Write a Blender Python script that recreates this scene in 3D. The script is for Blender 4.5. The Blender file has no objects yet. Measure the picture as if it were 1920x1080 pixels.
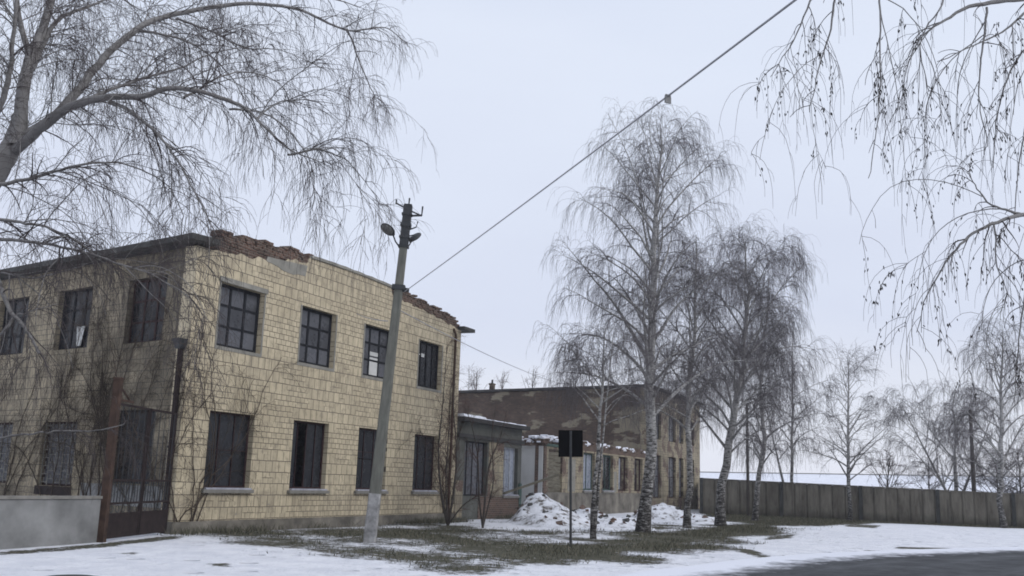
import bpy, math, random
import numpy as np
from mathutils import Matrix, Vector

scn = bpy.context.scene
col = scn.collection
rad = math.radians

# ------------------------------------------------------------------ camera
FPX, PITCH, ROLL, EYE = 1853.0, rad(11.1), rad(1.88), 1.6
Fv = np.array([0, math.cos(PITCH), math.sin(PITCH)])
U0 = np.array([0, -math.sin(PITCH), math.cos(PITCH)])
R0 = np.array([1.0, 0, 0])
Uv = U0 * math.cos(ROLL) - R0 * math.sin(ROLL)
Rv = R0 * math.cos(ROLL) + U0 * math.sin(ROLL)
EYEP = np.array([0, 0, EYE])
cam_d = bpy.data.cameras.new("camera")
cam_d.sensor_width = 36; cam_d.lens = FPX / 1920 * 36
cam_d.clip_start = 0.1; cam_d.clip_end = 6000
cam = bpy.data.objects.new("camera", cam_d); col.objects.link(cam)
cam.matrix_world = Matrix(((Rv[0], Uv[0], -Fv[0], 0), (Rv[1], Uv[1], -Fv[1], 0), (Rv[2], Uv[2], -Fv[2], EYE), (0, 0, 0, 1)))
scn.camera = cam
scn.render.resolution_x = 1024; scn.render.resolution_y = 576

def ray(x, y): return Fv * FPX + Rv * (x - 960) - Uv * (y - 540)
def gnd(x, y, z=0.0):
    d = ray(x, y); return EYEP + d * ((z - EYE) / d[2])
def at(x, y, Y):
    d = ray(x, y); return EYEP + d * (Y / d[1])

# ------------------------------------------------------------------ world and sun
world = bpy.data.worlds.new("World"); scn.world = world; world.use_nodes = True
wn, wl = world.node_tree.nodes, world.node_tree.links
wn.clear()
SUN_EL, SUN_AZ = rad(38), rad(112)
sky = wn.new('ShaderNodeTexSky'); sky.sky_type = 'NISHITA'; sky.sun_disc = False
sky.sun_elevation = SUN_EL; sky.sun_rotation = SUN_AZ
b1 = wn.new('ShaderNodeBackground'); b1.inputs[1].default_value = 0.08; wl.new(sky.outputs[0], b1.inputs[0])
tc = wn.new('ShaderNodeTexCoord'); sep = wn.new('ShaderNodeSeparateXYZ'); wl.new(tc.outputs['Generated'], sep.inputs[0])
nz = wn.new('ShaderNodeTexNoise'); nz.inputs['Scale'].default_value = 1.7; nz.inputs['Detail'].default_value = 6
mp = wn.new('ShaderNodeMapping'); mp.inputs['Scale'].default_value = (1, 1, 3.2)
wl.new(tc.outputs['Generated'], mp.inputs[0]); wl.new(mp.outputs[0], nz.inputs[0])
ma = wn.new('ShaderNodeMath'); ma.operation = 'MULTIPLY_ADD'; ma.inputs[1].default_value = 0.42
wl.new(nz.outputs[0], ma.inputs[0]); wl.new(sep.outputs[2], ma.inputs[2])
rp = wn.new('ShaderNodeValToRGB'); wl.new(ma.outputs[0], rp.inputs[0])
rp.color_ramp.elements[0].position = 0.14; rp.color_ramp.elements[0].color = (0.86, 0.86, 0.92, 1)
rp.color_ramp.elements[1].position = 1.0; rp.color_ramp.elements[1].color = (0.74, 0.81, 0.96, 1)
for p_, c_ in ((0.30, (0.78, 0.81, 0.90, 1)), (0.44, (0.69, 0.74, 0.88, 1)), (0.60, (0.75, 0.81, 0.94, 1)), (0.72, (0.70, 0.765, 0.91, 1))):
    e_ = rp.color_ramp.elements.new(p_); e_.color = c_
b2 = wn.new('ShaderNodeBackground'); b2.inputs[1].default_value = 1.0; wl.new(rp.outputs[0], b2.inputs[0])
mx = wn.new('ShaderNodeMixShader'); mx.inputs[0].default_value = 0.94
wl.new(b1.outputs[0], mx.inputs[1]); wl.new(b2.outputs[0], mx.inputs[2])
wo = wn.new('ShaderNodeOutputWorld'); wl.new(mx.outputs[0], wo.inputs[0])
sd = bpy.data.lights.new("sun", 'SUN'); sd.energy = 1.1; sd.angle = rad(30); sd.color = (1, 0.97, 0.93)
so = bpy.data.objects.new("sun", sd); col.objects.link(so)
sdir = Vector((math.cos(SUN_EL) * math.sin(SUN_AZ), math.cos(SUN_EL) * math.cos(SUN_AZ), math.sin(SUN_EL)))
so.rotation_euler = sdir.to_track_quat('Z', 'Y').to_euler()
scn.view_settings.view_transform = 'Standard'; scn.view_settings.look = 'None'
scn.view_settings.exposure = 0.08; scn.view_settings.gamma = 1.0
scn.render.engine = 'CYCLES'
scn.cycles.pixel_filter_type = 'BLACKMAN_HARRIS'; scn.cycles.filter_width = 1.8
scn.cycles.volume_bounces = 1; scn.cycles.max_bounces = 6; scn.cycles.transparent_max_bounces = 8

# ------------------------------------------------------------------ material helper
class NT:
    def __init__(s, name):
        s.m = bpy.data.materials.new(name); s.m.use_nodes = True
        s.t = s.m.node_tree; s.b = s.t.nodes['Principled BSDF']; s.c = None
    def n(s, typ, ins=None, **kw):
        o = s.t.nodes.new(typ)
        for k, v in kw.items(): setattr(o, k, v)
        for k, v in (ins or {}).items(): s.set(o.inputs[k], v)
        return o
    def set(s, sock, v):
        if isinstance(v, bpy.types.NodeSocket): s.t.links.new(v, sock)
        elif isinstance(v, tuple) and len(v) == 3 and sock.type == 'RGBA': sock.default_value = (*v, 1)
        elif sock.type == 'RGBA' and not hasattr(v, '__len__'): sock.default_value = (v, v, v, 1)
        else: sock.default_value = v
    def obj(s):
        if s.c is None: s.c = s.n('ShaderNodeTexCoord').outputs['Object']
        return s.c
    def map(s, scale=(1, 1, 1), rot=(0, 0, 0), loc=(0, 0, 0), src=None):
        return s.n('ShaderNodeMapping', {0: src or s.obj(), 'Scale': scale, 'Rotation': rot, 'Location': loc}).outputs[0]
    def noise(s, scale, detail=4, rough=0.55, vec=None, out=0):
        return s.n('ShaderNodeTexNoise', {'Vector': vec or s.obj(), 'Scale': scale, 'Detail': detail, 'Roughness': rough}).outputs[out]
    def ramp(s, fac, stops, interp='LINEAR'):
        r = s.n('ShaderNodeValToRGB', {0: fac}); cr = r.color_ramp; cr.interpolation = interp
        while len(cr.elements) < len(stops): cr.elements.new(0.5)
        for e, (p, c) in zip(cr.elements, stops):
            e.position = p; e.color = (c, c, c, 1) if not isinstance(c, tuple) else (*c, 1)
        return r.outputs[0]
    def mix(s, fac, a, b, mode='MIX'):
        o = s.n('ShaderNodeMix', data_type='RGBA', blend_type=mode)
        s.set(o.inputs[0], fac); s.set(o.inputs[6], a); s.set(o.inputs[7], b)
        return o.outputs[2]
    def math(s, op, a, b=0.0, c=0.0):
        o = s.n('ShaderNodeMath', operation=op)
        s.set(o.inputs[0], a); s.set(o.inputs[1], b); s.set(o.inputs[2], c)
        return o.outputs[0]
    def done(s, color, rough=0.9, bump=None, bs=0.3, bd=0.02, spec=None):
        s.set(s.b.inputs['Base Color'], color); s.set(s.b.inputs['Roughness'], rough)
        if spec is not None: s.set(s.b.inputs['Specular IOR Level'], spec)
        if bump is not None:
            bp = s.n('ShaderNodeBump', {'Height': bump, 'Strength': bs, 'Distance': bd})
            s.t.links.new(bp.outputs[0], s.b.inputs['Normal'])
        return s.m

def simple(name, c, var=0.25, scale=6, rough=0.85, spec=0.3, bs=0.2, sc3=(1, 1, 1)):
    k = NT(name)
    v = k.map(sc3)
    f = k.noise(scale, 6, 0.6, v)
    lo = tuple(x * (1 - var) for x in c); hi = tuple(min(1, x * (1 + var)) for x in c)
    return k.done(k.ramp(f, [(0.3, lo), (0.7, hi)]), rough, k.noise(scale * 4, 4, 0.6), bs, 0.01, spec)

def tile_mat(name, c1, c2, dirt, dirt_amt, moss=0.0, bare=0.0):
    k = NT(name)
    sp = k.n('ShaderNodeSeparateXYZ', {0: k.obj()})
    wob = k.noise(1.3, 2)
    x = k.math('ADD', sp.outputs[0], k.math('MULTIPLY', wob, 0.03))
    z = k.math('ADD', sp.outputs[2], k.math('MULTIPLY', k.noise(0.9, 2), 0.04))
    v = k.n('ShaderNodeCombineXYZ', {0: x, 1: z, 2: 0.0}).outputs[0]
    def brick(w, h, off, ms):
        o = k.n('ShaderNodeTexBrick', {'Vector': v, 'Color1': c1, 'Color2': c2, 'Mortar': (0.11, 0.092, 0.072), 'Scale': 1.0,
                'Mortar Size': ms, 'Mortar Smooth': 0.3, 'Bias': -0.1, 'Brick Width': w, 'Row Height': h})
        o.offset = off; o.offset_frequency = 2
        return o
    A = brick(0.31, 0.335, 0.36, 0.012); B = brick(0.235, 0.1675, 0.5, 0.010)
    sel = k.ramp(k.noise(0.55, 3, 0.6, k.map((0.5, 1, 1.7))), [(0.50, 0.0), (0.52, 1.0)])
    c = k.mix(sel, A.outputs[0], B.outputs[0])
    h = k.mix(sel, A.outputs[1], B.outputs[1])
    # broad weathering, streaks and spots of dirt
    c = k.mix(0.55, c, k.ramp(k.noise(0.45, 6, 0.7), [(0.28, (0.62, 0.60, 0.57)), (0.55, (1.0, 1.0, 1.0))]), 'MULTIPLY')
    c = k.mix(k.math('MULTIPLY', k.ramp(k.noise(3.5, 6, 0.7), [(0.50, 0.0), (0.68, 1.0)]), 0.6), c, dirt)
    st = k.noise(1.0, 5, 0.7, k.map((3.2, 3.2, 0.35)))
    c = k.mix(k.math('MULTIPLY', k.ramp(st, [(0.5, 0.0), (0.75, 1.0)]), dirt_amt), c, dirt)
    band = k.ramp(k.math('MULTIPLY', sp.outputs[2], 0.1), [(0.03, 0.25), (0.05, 0.75), (0.10, 1.0), (0.115, 0.0), (0.36, 0.0), (0.42, 0.15), (0.505, 0.9), (0.515, 0.0), (0.72, 0.0), (0.80, 1.0)])
    s2 = k.ramp(k.noise(1.0, 5, 0.75, k.map((5.5, 5.5, 0.45), loc=(2, 0, 9))), [(0.46, 0.0), (0.66, 1.0)])
    c = k.mix(k.math('MULTIPLY', k.math('MULTIPLY', band, s2), 0.75), c, dirt)
    chip = k.ramp(k.noise(7.5, 3, 0.5, k.map((1, 1, 1), loc=(1, 4, 2))), [(0.70, 0.0), (0.73, 1.0)])
    c = k.mix(chip, c, (0.27, 0.25, 0.22))
    if moss:
        mo = k.noise(0.8, 6, 0.7, k.map((1, 1, 0.8), loc=(3, 1, 5)))
        nearc = k.ramp(k.math('MULTIPLY', k.math('ADD', sp.outputs[0], k.math('MULTIPLY', k.noise(0.8, 4), 1.6)), 0.1), [(0.36, 1.0), (0.52, 0.25)])
        mo = k.math('ADD', mo, k.math('MULTIPLY', nearc, 0.22))
        c = k.mix(k.math('MULTIPLY', k.ramp(mo, [(0.50, 0.0), (0.72, 1.0)]), moss), c, (0.058, 0.050, 0.038))
    if bare:
        bf = k.ramp(k.noise(0.9, 6, 0.65, k.map((1, 1, 1), loc=(4, 8, 1))), [(bare, 0.0), (bare + .02, 1.0)])
        c = k.mix(bf, c, k.ramp(k.noise(9, 4), [(0.35, (0.075, 0.055, 0.045)), (0.6, (0.17, 0.115, 0.085)), (0.7, (0.28, 0.26, 0.23))]))
        h = k.math('ADD', h, bf)
    hh = k.math('ADD', k.math('MULTIPLY', h, -1.0), k.math('MULTIPLY', k.noise(22, 4), 0.35))
    return k.done(c, 0.82, hh, 0.55, 0.02, 0.35)

def brick_mat(name, c1, c2, mortar, patch=None, w=0.26, h=0.085, patch_amt=0.5):
    k = NT(name)
    sp = k.n('ShaderNodeSeparateXYZ', {0: k.obj()})
    v = k.n('ShaderNodeCombineXYZ', {0: k.math('ADD', sp.outputs[0], sp.outputs[1]), 1: sp.outputs[2], 2: 0.0}).outputs[0]
    o = k.n('ShaderNodeTexBrick', {'Vector': v, 'Color1': c1, 'Color2': c2, 'Mortar': mortar, 'Scale': 1.0,
            'Mortar Size': 0.01, 'Mortar Smooth': 0.2, 'Bias': 0.0, 'Brick Width': w, 'Row Height': h})
    c = k.mix(0.8, o.outputs[0], k.ramp(k.noise(0.6, 6, 0.7), [(0.3, (0.45, 0.44, 0.42)), (0.7, (1.15, 1.1, 1.05))]), 'MULTIPLY')
    if patch:
        f = k.ramp(k.noise(0.42, 5, 0.62, k.map((0.7, 0.7, 1.7), loc=(7.3, 2, 1.1))), [(0.53, 0.0), (0.57, 1.0)])
        c = k.mix(k.math('MULTIPLY', f, patch_amt), c, patch)
    hh = k.math('ADD', k.math('MULTIPLY', o.outputs[1], -1.0), k.math('MULTIPLY', k.noise(12, 4), 0.8))
    return k.done(c, 0.9, hh, 0.6, 0.02, 0.2)

M = {}
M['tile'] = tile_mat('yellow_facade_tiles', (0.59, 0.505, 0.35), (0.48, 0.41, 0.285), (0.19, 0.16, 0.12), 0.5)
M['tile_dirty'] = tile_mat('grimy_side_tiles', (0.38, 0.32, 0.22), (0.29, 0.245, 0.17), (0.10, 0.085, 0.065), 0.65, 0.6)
M['tile_old'] = tile_mat('weathered_far_tiles', (0.40, 0.345, 0.235), (0.31, 0.265, 0.185), (0.13, 0.105, 0.08), 0.75, 0.35, .545)
M['brick_red'] = brick_mat('broken_red_brick', (0.165, 0.102, 0.080), (0.105, 0.074, 0.062), (0.23, 0.205, 0.175))
M['brick_brown'] = brick_mat('brown_old_brick', (0.135, 0.094, 0.074), (0.085, 0.064, 0.053), (0.12, 0.104, 0.088), (0.31, 0.275, 0.20), patch_amt=.7)
M['cement'] = simple('grey_cement', (0.24, 0.23, 0.20), 0.3, 2.5)
M['cement_dark'] = simple('dark_weathered_cement', (0.06, 0.06, 0.056), 0.45, 2.5)
M['plinth'] = simple('stained_plinth_cement', (0.165, 0.15, 0.125), 0.6, 1.3)
M['concrete'] = simple('pole_concrete', (0.135, 0.135, 0.115), 0.3, 3, sc3=(3, 3, 0.6))
M['whitewash'] = simple('flaking_whitewash', (0.27, 0.265, 0.26), 0.5, 5)
M['plaster'] = simple('white_render', (0.52, 0.52, 0.50), 0.14, 0.9)
M['plaster_grey'] = simple('greenish_grey_render', (0.095, 0.097, 0.085), 0.35, 1.1)
def panel_mat():
    k = NT('fence_concrete'); r = k.n('ShaderNodeObjectInfo').outputs['Random']
    c = k.ramp(k.noise(1.1, 6, 0.7, k.map((1.5, 1.5, 0.4))), [(0.32, (0.115, 0.10, 0.08)), (0.5, (0.205, 0.185, 0.15)), (0.7, (0.28, 0.255, 0.21))])
    c = k.mix(0.75, c, k.ramp(r, [(0.0, 0.62), (1.0, 1.12)]), 'MULTIPLY')
    st = k.ramp(k.noise(1.0, 5, 0.75, k.map((6, 6, 0.5), loc=(3, 3, 3))), [(0.52, 0.0), (0.72, 0.8)])
    c = k.mix(st, c, (0.05, 0.046, 0.038))
    lo = k.ramp(k.math('ADD', k.n('ShaderNodeSeparateXYZ', {0: k.obj()}).outputs[2], k.math('MULTIPLY', k.noise(2.5, 4), 0.7)), [(0.35, 0.75), (0.9, 0.0)])
    c = k.mix(lo, c, (0.055, 0.05, 0.036))
    return k.done(c, 0.9, k.noise(14, 5), 0.4, 0.02, 0.2)
M['panel'] = panel_mat()
M['slab'] = simple('pale_concrete_slab', (0.20, 0.20, 0.195), 0.42, 1.1)
M['metal_dark'] = simple('dark_metal', (0.03, 0.032, 0.034), 0.4, 6, 0.6, 0.4)
M['frame_dark'] = simple('dark_window_paint', (0.010, 0.011, 0.014), 0.4, 7, 0.7, 0.2)
M['frame_maroon'] = simple('maroon_window_paint', (0.035, 0.016, 0.016), 0.4, 7, 0.7, 0.2)
M['frame_grey'] = simple('faded_white_window_paint', (0.33, 0.34, 0.36), 0.3, 7, 0.7, 0.3)
M['frame_green'] = simple('dull_green_window_paint', (0.05, 0.085, 0.07), 0.35, 7, 0.7, 0.3)
M['rust'] = simple('rusty_iron', (0.052, 0.031, 0.022), 0.5, 5, 0.85, 0.25)
M['rust_dark'] = simple('dark_rusty_sheet', (0.024, 0.016, 0.015), 0.4, 4, 0.8, 0.2)
M['sill'] = simple('frosted_sill', (0.36, 0.36, 0.40), 0.25, 4)
M['sill_side'] = simple('grey_sill', (0.20, 0.19, 0.17), 0.25, 4)
M['roofing'] = simple('black_roofing_felt', (0.045, 0.043, 0.042), 0.4, 2)
M['wood'] = simple('weathered_planks', (0.15, 0.135, 0.10), 0.4, 2.2, sc3=(1, 1, 5))
M['black'] = simple('black_sign_back', (0.004, 0.004, 0.0045), 0.2, 3, 0.95, 0.03, 0.05)
M['cloth_and_sky'] = simple('white_cloth_and_sky_spot', (0.55, 0.55, 0.53), 0.15, 3)  # also colours the bit of sky showing in an upper window
M['lamp_glass'] = simple('grey_lamp_lens', (0.11, 0.11, 0.10), 0.2, 8, 0.3, 0.5)
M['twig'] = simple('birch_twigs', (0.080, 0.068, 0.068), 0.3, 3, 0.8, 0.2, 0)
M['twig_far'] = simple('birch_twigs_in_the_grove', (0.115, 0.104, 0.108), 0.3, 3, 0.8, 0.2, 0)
M['twig_pale'] = simple('pale_branch_bark', (0.17, 0.15, 0.14), 0.3, 5, 0.8, 0.2, 0)
M['twig_red'] = simple('reddish_shrub_bark', (0.085, 0.05, 0.042), 0.3, 3, 0.8, 0.2, 0)
M['vine'] = simple('dry_vine_stems', (0.068, 0.052, 0.040), 0.35, 3, 0.9, 0.15, 0)
M['catkin'] = simple('dark_catkins', (0.035, 0.030, 0.028), 0.2, 5, 0.8, 0.2, 0)
M['bark_dark'] = simple('dark_bark', (0.06, 0.052, 0.045), 0.4, 8, 0.9, 0.2, 0.4)

def bark_mat(name, base, white, dark):
    k = NT(name)
    w = k.noise(6, 6, 0.75, k.map((1, 1, 2.6)))
    low = k.n('ShaderNodeSeparateXYZ', {0: k.obj()}).outputs[2]
    lowf = k.n('ShaderNodeMapRange', {0: low, 1: 0.0, 2: base, 3: 0.17, 4: -.01}).outputs[0]
    f = k.ramp(k.math('ADD', w, lowf), [(0.49, 0.0), (0.66, 1.0)])
    c = k.mix(f, white, dark)
    c = k.mix(0.7, c, k.ramp(k.noise(2.2, 4), [(0.3, 0.6), (0.7, 1.05)]), 'MULTIPLY')
    return k.done(c, 0.85, k.noise(14, 5), 0.5, 0.02, 0.2)
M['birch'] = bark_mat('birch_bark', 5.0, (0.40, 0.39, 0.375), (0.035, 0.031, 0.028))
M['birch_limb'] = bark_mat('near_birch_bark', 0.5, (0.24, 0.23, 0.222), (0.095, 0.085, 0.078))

def glass_mat(name, c, rough):
    k = NT(name)
    f = k.noise(1.7, 5, 0.6)
    isl = k.n('ShaderNodeNewGeometry').outputs['Random Per Island']
    c_hi = tuple(x * 3.2 for x in c)  # lighter tone in the base colour, stands in for uneven reflections on panes
    c = k.mix(isl, c, c_hi)
    col_ = k.mix(k.math('MULTIPLY', k.ramp(f, [(0.42, 0.0), (0.66, 1.0)]), 0.7), c, c_hi)
    return k.done(col_, k.ramp(k.noise(3, 3), [(0.3, rough), (0.7, rough + 0.22)]), k.noise(2.3, 2), 0.25, 0.02, 0.22)
M['glass'] = glass_mat('dusty_glass_painted_reflections', (0.036, 0.037, 0.041), 0.2)
M['glass_dark'] = glass_mat('dark_glass', (0.007, 0.0075, 0.009), 0.14)
M['glass_grey'] = glass_mat('grey_glass_painted_reflections', (0.11, 0.12, 0.14), 0.2)
M['void'] = simple('unlit_interior', (0.03, 0.028, 0.027), 0.3, 2)

# snow / grass ground
def ground_mat():
    k = NT('snow_over_grass')
    a = k.n('ShaderNodeAttribute', attribute_name='snow').outputs['Fac']
    n1 = k.noise(2.4, 8, 0.72); n2 = k.noise(11.0, 6, 0.75); n3 = k.noise(0.35, 4, 0.6)
    f = k.math('ADD', k.math('MULTIPLY', n1, 0.42), k.math('MULTIPLY', n2, 0.58))
    f = k.math('ADD', k.math('ADD', f, k.math('MULTIPLY', k.math('SUBTRACT', n3, 0.5), 0.25)), k.math('MULTIPLY', k.math('SUBTRACT', a, 0.5), 0.62))
    f = k.ramp(f, [(0.475, 0.0), (0.545, 1.0)])
    g = k.ramp(k.noise(6, 7, 0.75), [(0.25, (0.045, 0.042, 0.032)), (0.5, (0.085, 0.082, 0.056)), (0.75, (0.17, 0.15, 0.115))])
    s = k.ramp(k.noise(1.2, 7, 0.65), [(0.3, (0.70, 0.71, 0.76)), (0.65, (0.88, 0.88, 0.91))])
    grit = k.ramp(k.noise(16, 4, 0.7), [(0.66, 0.0), (0.70, 1.0)])
    grit = k.math('MULTIPLY', grit, k.ramp(k.noise(0.5, 4, 0.6, k.map((1, 1, 1), loc=(5, 5, 0))), [(0.42, 0.0), (0.62, 0.9)]))
    s = k.mix(grit, s, (0.16, 0.14, 0.115))
    c = k.mix(f, g, s)
    h = k.math('ADD', k.math('MULTIPLY', f, 0.7), k.math('ADD', k.math('MULTIPLY', k.noise(7, 6, 0.7), 1.0), k.math('MULTIPLY', k.noise(1.6, 4, 0.6), 2.2)))
    vo = k.n('ShaderNodeTexVoronoi', {'Vector': k.map((1, 1, 0.01)), 'Scale': 1.1, 'Randomness': 1.0}).outputs['Distance']
    dent = k.math('MULTIPLY', k.ramp(vo, [(0.10, 1.0), (0.20, 0.0)]), -2.2)
    h = k.math('ADD', h, dent)
    return k.done(c, k.mix(f, 0.95, 0.6), h, 0.9, 0.09, 0.2)
M['ground'] = ground_mat()
def heap_mat():
    k = NT('snow_on_rubble')
    ge = k.n('ShaderNodeNewGeometry')
    nzv = k.n('ShaderNodeSeparateXYZ', {0: ge.outputs['Normal']}).outputs[2]
    f = k.math('ADD', k.math('MULTIPLY', k.noise(3.2, 7, 0.7), 1.1), k.math('MULTIPLY', nzv, 0.45))
    f = k.ramp(f, [(0.81, 0.0), (0.94, 1.0)])
    d = k.ramp(k.noise(5, 5, 0.7), [(0.3, (0.05, 0.042, 0.036)), (0.7, (0.15, 0.125, 0.10))])
    return k.done(k.mix(f, d, k.ramp(k.noise(1.6, 5), [(0.35, (0.58, 0.585, 0.61)), (0.6, (0.76, 0.77, 0.81))])), 0.8, k.noise(7, 6), 0.8, 0.05, 0.2)
M['heap'] = heap_mat()
M['snow'] = simple('clean_snow', (0.80, 0.81, 0.86), 0.08, 3)
def road_mat():
    k = NT('wet_asphalt_with_slush')
    a = k.n('ShaderNodeAttribute', attribute_name='edge').outputs['Fac']      # metres from the road edge
    n = k.noise(1.1, 7, 0.7); n2 = k.noise(5, 6, 0.7)
    e = k.n('ShaderNodeMapRange', {0: a, 1: 0.0, 2: 2.2, 3: 0.36, 4: -0.20}).outputs[0]
    f = k.ramp(k.math('ADD', k.math('ADD', k.math('MULTIPLY', n, 0.6), k.math('MULTIPLY', n2, 0.4)), e), [(0.52, 0.0), (0.74, 1.0)])
    sx = k.n('ShaderNodeSeparateXYZ', {0: k.obj()})
    sv = k.n('ShaderNodeCombineXYZ', {0: k.math('MULTIPLY', a, 1.8), 1: k.math('MULTIPLY', sx.outputs[0], .18), 2: k.math('MULTIPLY', sx.outputs[1], .18)}).outputs[0]
    t = k.ramp(k.noise(1.0, 6, 0.65, sv), [(0.32, (0.030, 0.031, 0.034)), (0.55, (0.052, 0.054, 0.058)), (0.75, (0.10, 0.104, 0.112))])
    c = k.mix(f, t, (0.72, 0.73, 0.78))
    return k.done(c, k.mix(f, k.ramp(n, [(0.35, 0.6), (0.65, 0.9)]), 0.85), k.noise(30, 5), 0.35, 0.01, 0.18)
M['road'] = road_mat()
def grass_mat():
    k = NT('winter_grass_blades')
    r = k.n('ShaderNodeNewGeometry').outputs['Random Per Island']
    return k.done(k.ramp(r, [(0.0, (0.045, 0.045, 0.030)), (0.6, (0.090, 0.090, 0.060)), (1.0, (0.22, 0.195, 0.145))]), 0.85, spec=0.2)
M['grass'] = grass_mat()
M['cable'] = simple('grey_cable_sheath', (0.34, 0.34, 0.36), 0.15, 8, 0.6, 0.3, 0)
M['asphalt'] = simple('dark_asphalt', (0.04, 0.04, 0.043), 0.3, 4, 0.6)

# ------------------------------------------------------------------ object helpers
def tag(o, label=None, cat=None, group=None, kind=None):
    if label: o['label'] = label
    if cat: o['category'] = cat
    if group: o['group'] = group
    if kind: o['kind'] = kind
    return o
def empty(name, loc, rz=0.0):
    o = bpy.data.objects.new(name, None); col.objects.link(o)
    o.location = loc; o.rotation_euler = (0, 0, rz); o.empty_display_size = 0.3
    return o
class MB:
    def __init__(s): s.v = []; s.f = []; s.mi = []
    def quadbox(s, P, mi=0):          # 8 corners: bottom 4 then top 4
        b = len(s.v); s.v += [tuple(p) for p in P]
        for q in ((0, 3, 2, 1), (4, 5, 6, 7), (0, 1, 5, 4), (1, 2, 6, 5), (2, 3, 7, 6), (3, 0, 4, 7)):
            s.f.append(tuple(b + i for i in q)); s.mi.append(mi)
    def box(s, x0, x1, y0, y1, z0, z1, mi=0):
        s.quadbox([(x0, y0, z0), (x1, y0, z0), (x1, y1, z0), (x0, y1, z0), (x0, y0, z1), (x1, y0, z1), (x1, y1, z1), (x0, y1, z1)], mi)
    def rbox(s, c, size, R, mi=0):
        P = []
        for dz in (-.5, .5):
            for dx, dy in ((-.5, -.5), (.5, -.5), (.5, .5), (-.5, .5)):
                P.append(Vector(c) + R @ Vector((dx * size[0], dy * size[1], dz * size[2])))
        s.quadbox(P, mi)
    def tube(s, pts, rs, k=8, mi=0, cap=True):
        pts = [Vector(p) for p in pts]; n = len(pts); b = len(s.v)
        if not hasattr(rs, '__len__'): rs = [rs] * n
        for i, p in enumerate(pts):
            t = (pts[min(i + 1, n - 1)] - pts[max(i - 1, 0)]).normalized()
            a = t.cross(Vector((0, 0, 1)) if abs(t.z) < .9 else Vector((1, 0, 0))).normalized(); c = t.cross(a)
            for j in range(k):
                th = 2 * math.pi * j / k
                s.v.append(tuple(p + (a * math.cos(th) + c * math.sin(th)) * rs[i]))
        for i in range(n - 1):
            for j in range(k):
                s.f.append((b + i * k + j, b + i * k + (j + 1) % k, b + (i + 1) * k + (j + 1) % k, b + (i + 1) * k + j)); s.mi.append(mi)
        if cap:
            s.f.append(tuple(b + j for j in range(k))[::-1]); s.mi.append(mi)
            s.f.append(tuple(b + (n - 1) * k + j for j in range(k))); s.mi.append(mi)
    def face(s, P, mi=0):
        b = len(s.v); s.v += [tuple(p) for p in P]; s.f.append(tuple(range(b, b + len(P)))); s.mi.append(mi)
    def build(s, name, mats, parent=None, rz=0.0, loc=(0, 0, 0), smooth=False, bevel=0):
        me = bpy.data.meshes.new(name); me.from_pydata(s.v, [], s.f)
        if not isinstance(mats, (list, tuple)): mats = [mats]
        for m in mats: me.materials.append(m)
        if len(mats) > 1: me.polygons.foreach_set('material_index', s.mi)
        if smooth: me.polygons.foreach_set('use_smooth', [True] * len(me.polygons))
        o = bpy.data.objects.new(name, me); col.objects.link(o)
        o.parent = parent; o.location = loc; o.rotation_euler = (0, 0, rz)
        if bevel:
            bv = o.modifiers.new('bevel', 'BEVEL'); bv.width = bevel; bv.segments = 2; bv.limit_method = 'ANGLE'
        return o

def wall(name, mats, parent, x0, x1, z0, top, holes=(), side=1, thick=0.42, rz=0.0, step=None, loc=(0, 0, 0), label=None):
    """vertical wall in its own XZ plane, outer face at y=0, thickness towards y*side; holes (x0,x1,z0,z1)"""
    tf = top if callable(top) else (lambda x: top)
    xs = {x0, x1}
    for h in holes: xs |= {h[0], h[1]}
    if step:
        n = int((x1 - x0) / step)
        xs |= {round(x0 + (x1 - x0) * i / n, 4) for i in range(1, n)}
    xs = sorted(xs); m = MB(); T = thick * side
    for a, b in zip(xs[:-1], xs[1:]):
        mid = (a + b) / 2; z = z0; segs = []
        for h in sorted([h for h in holes if h[0] < mid < h[1]], key=lambda h: h[2]):
            if h[2] > z: segs.append((z, z, h[2], h[2]))
            z = h[3]
        if tf(mid) > z: segs.append((z, z, max(z, tf(a)), max(z, tf(b))))
        for s0, s1, t0, t1 in segs:
            for y in (0, T): m.face([(a, y, s0), (b, y, s1), (b, y, t1), (a, y, t0)])
        if tf(mid) > z: m.face([(a, 0, tf(a)), (b, 0, tf(b)), (b, T, tf(b)), (a, T, tf(a))])
    for h in holes:
        a, b, s, t = h[:4]
        m.face([(a, 0, s), (a, T, s), (a, T, t), (a, 0, t)]); m.face([(b, 0, s), (b, T, s), (b, T, t), (b, 0, t)])
        m.face([(a, 0, s), (b, 0, s), (b, T, s), (a, T, s)])
        m.face([(a, 0, t), (b, 0, t), (b, T, t), (a, T, t)])
    for e in (x0, x1): m.face([(e, 0, z0), (e, T, z0), (e, T, tf(e)), (e, 0, tf(e))])
    o = m.build(name, mats, parent, rz, loc)
    if label: o['label'] = label
    return o

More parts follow.
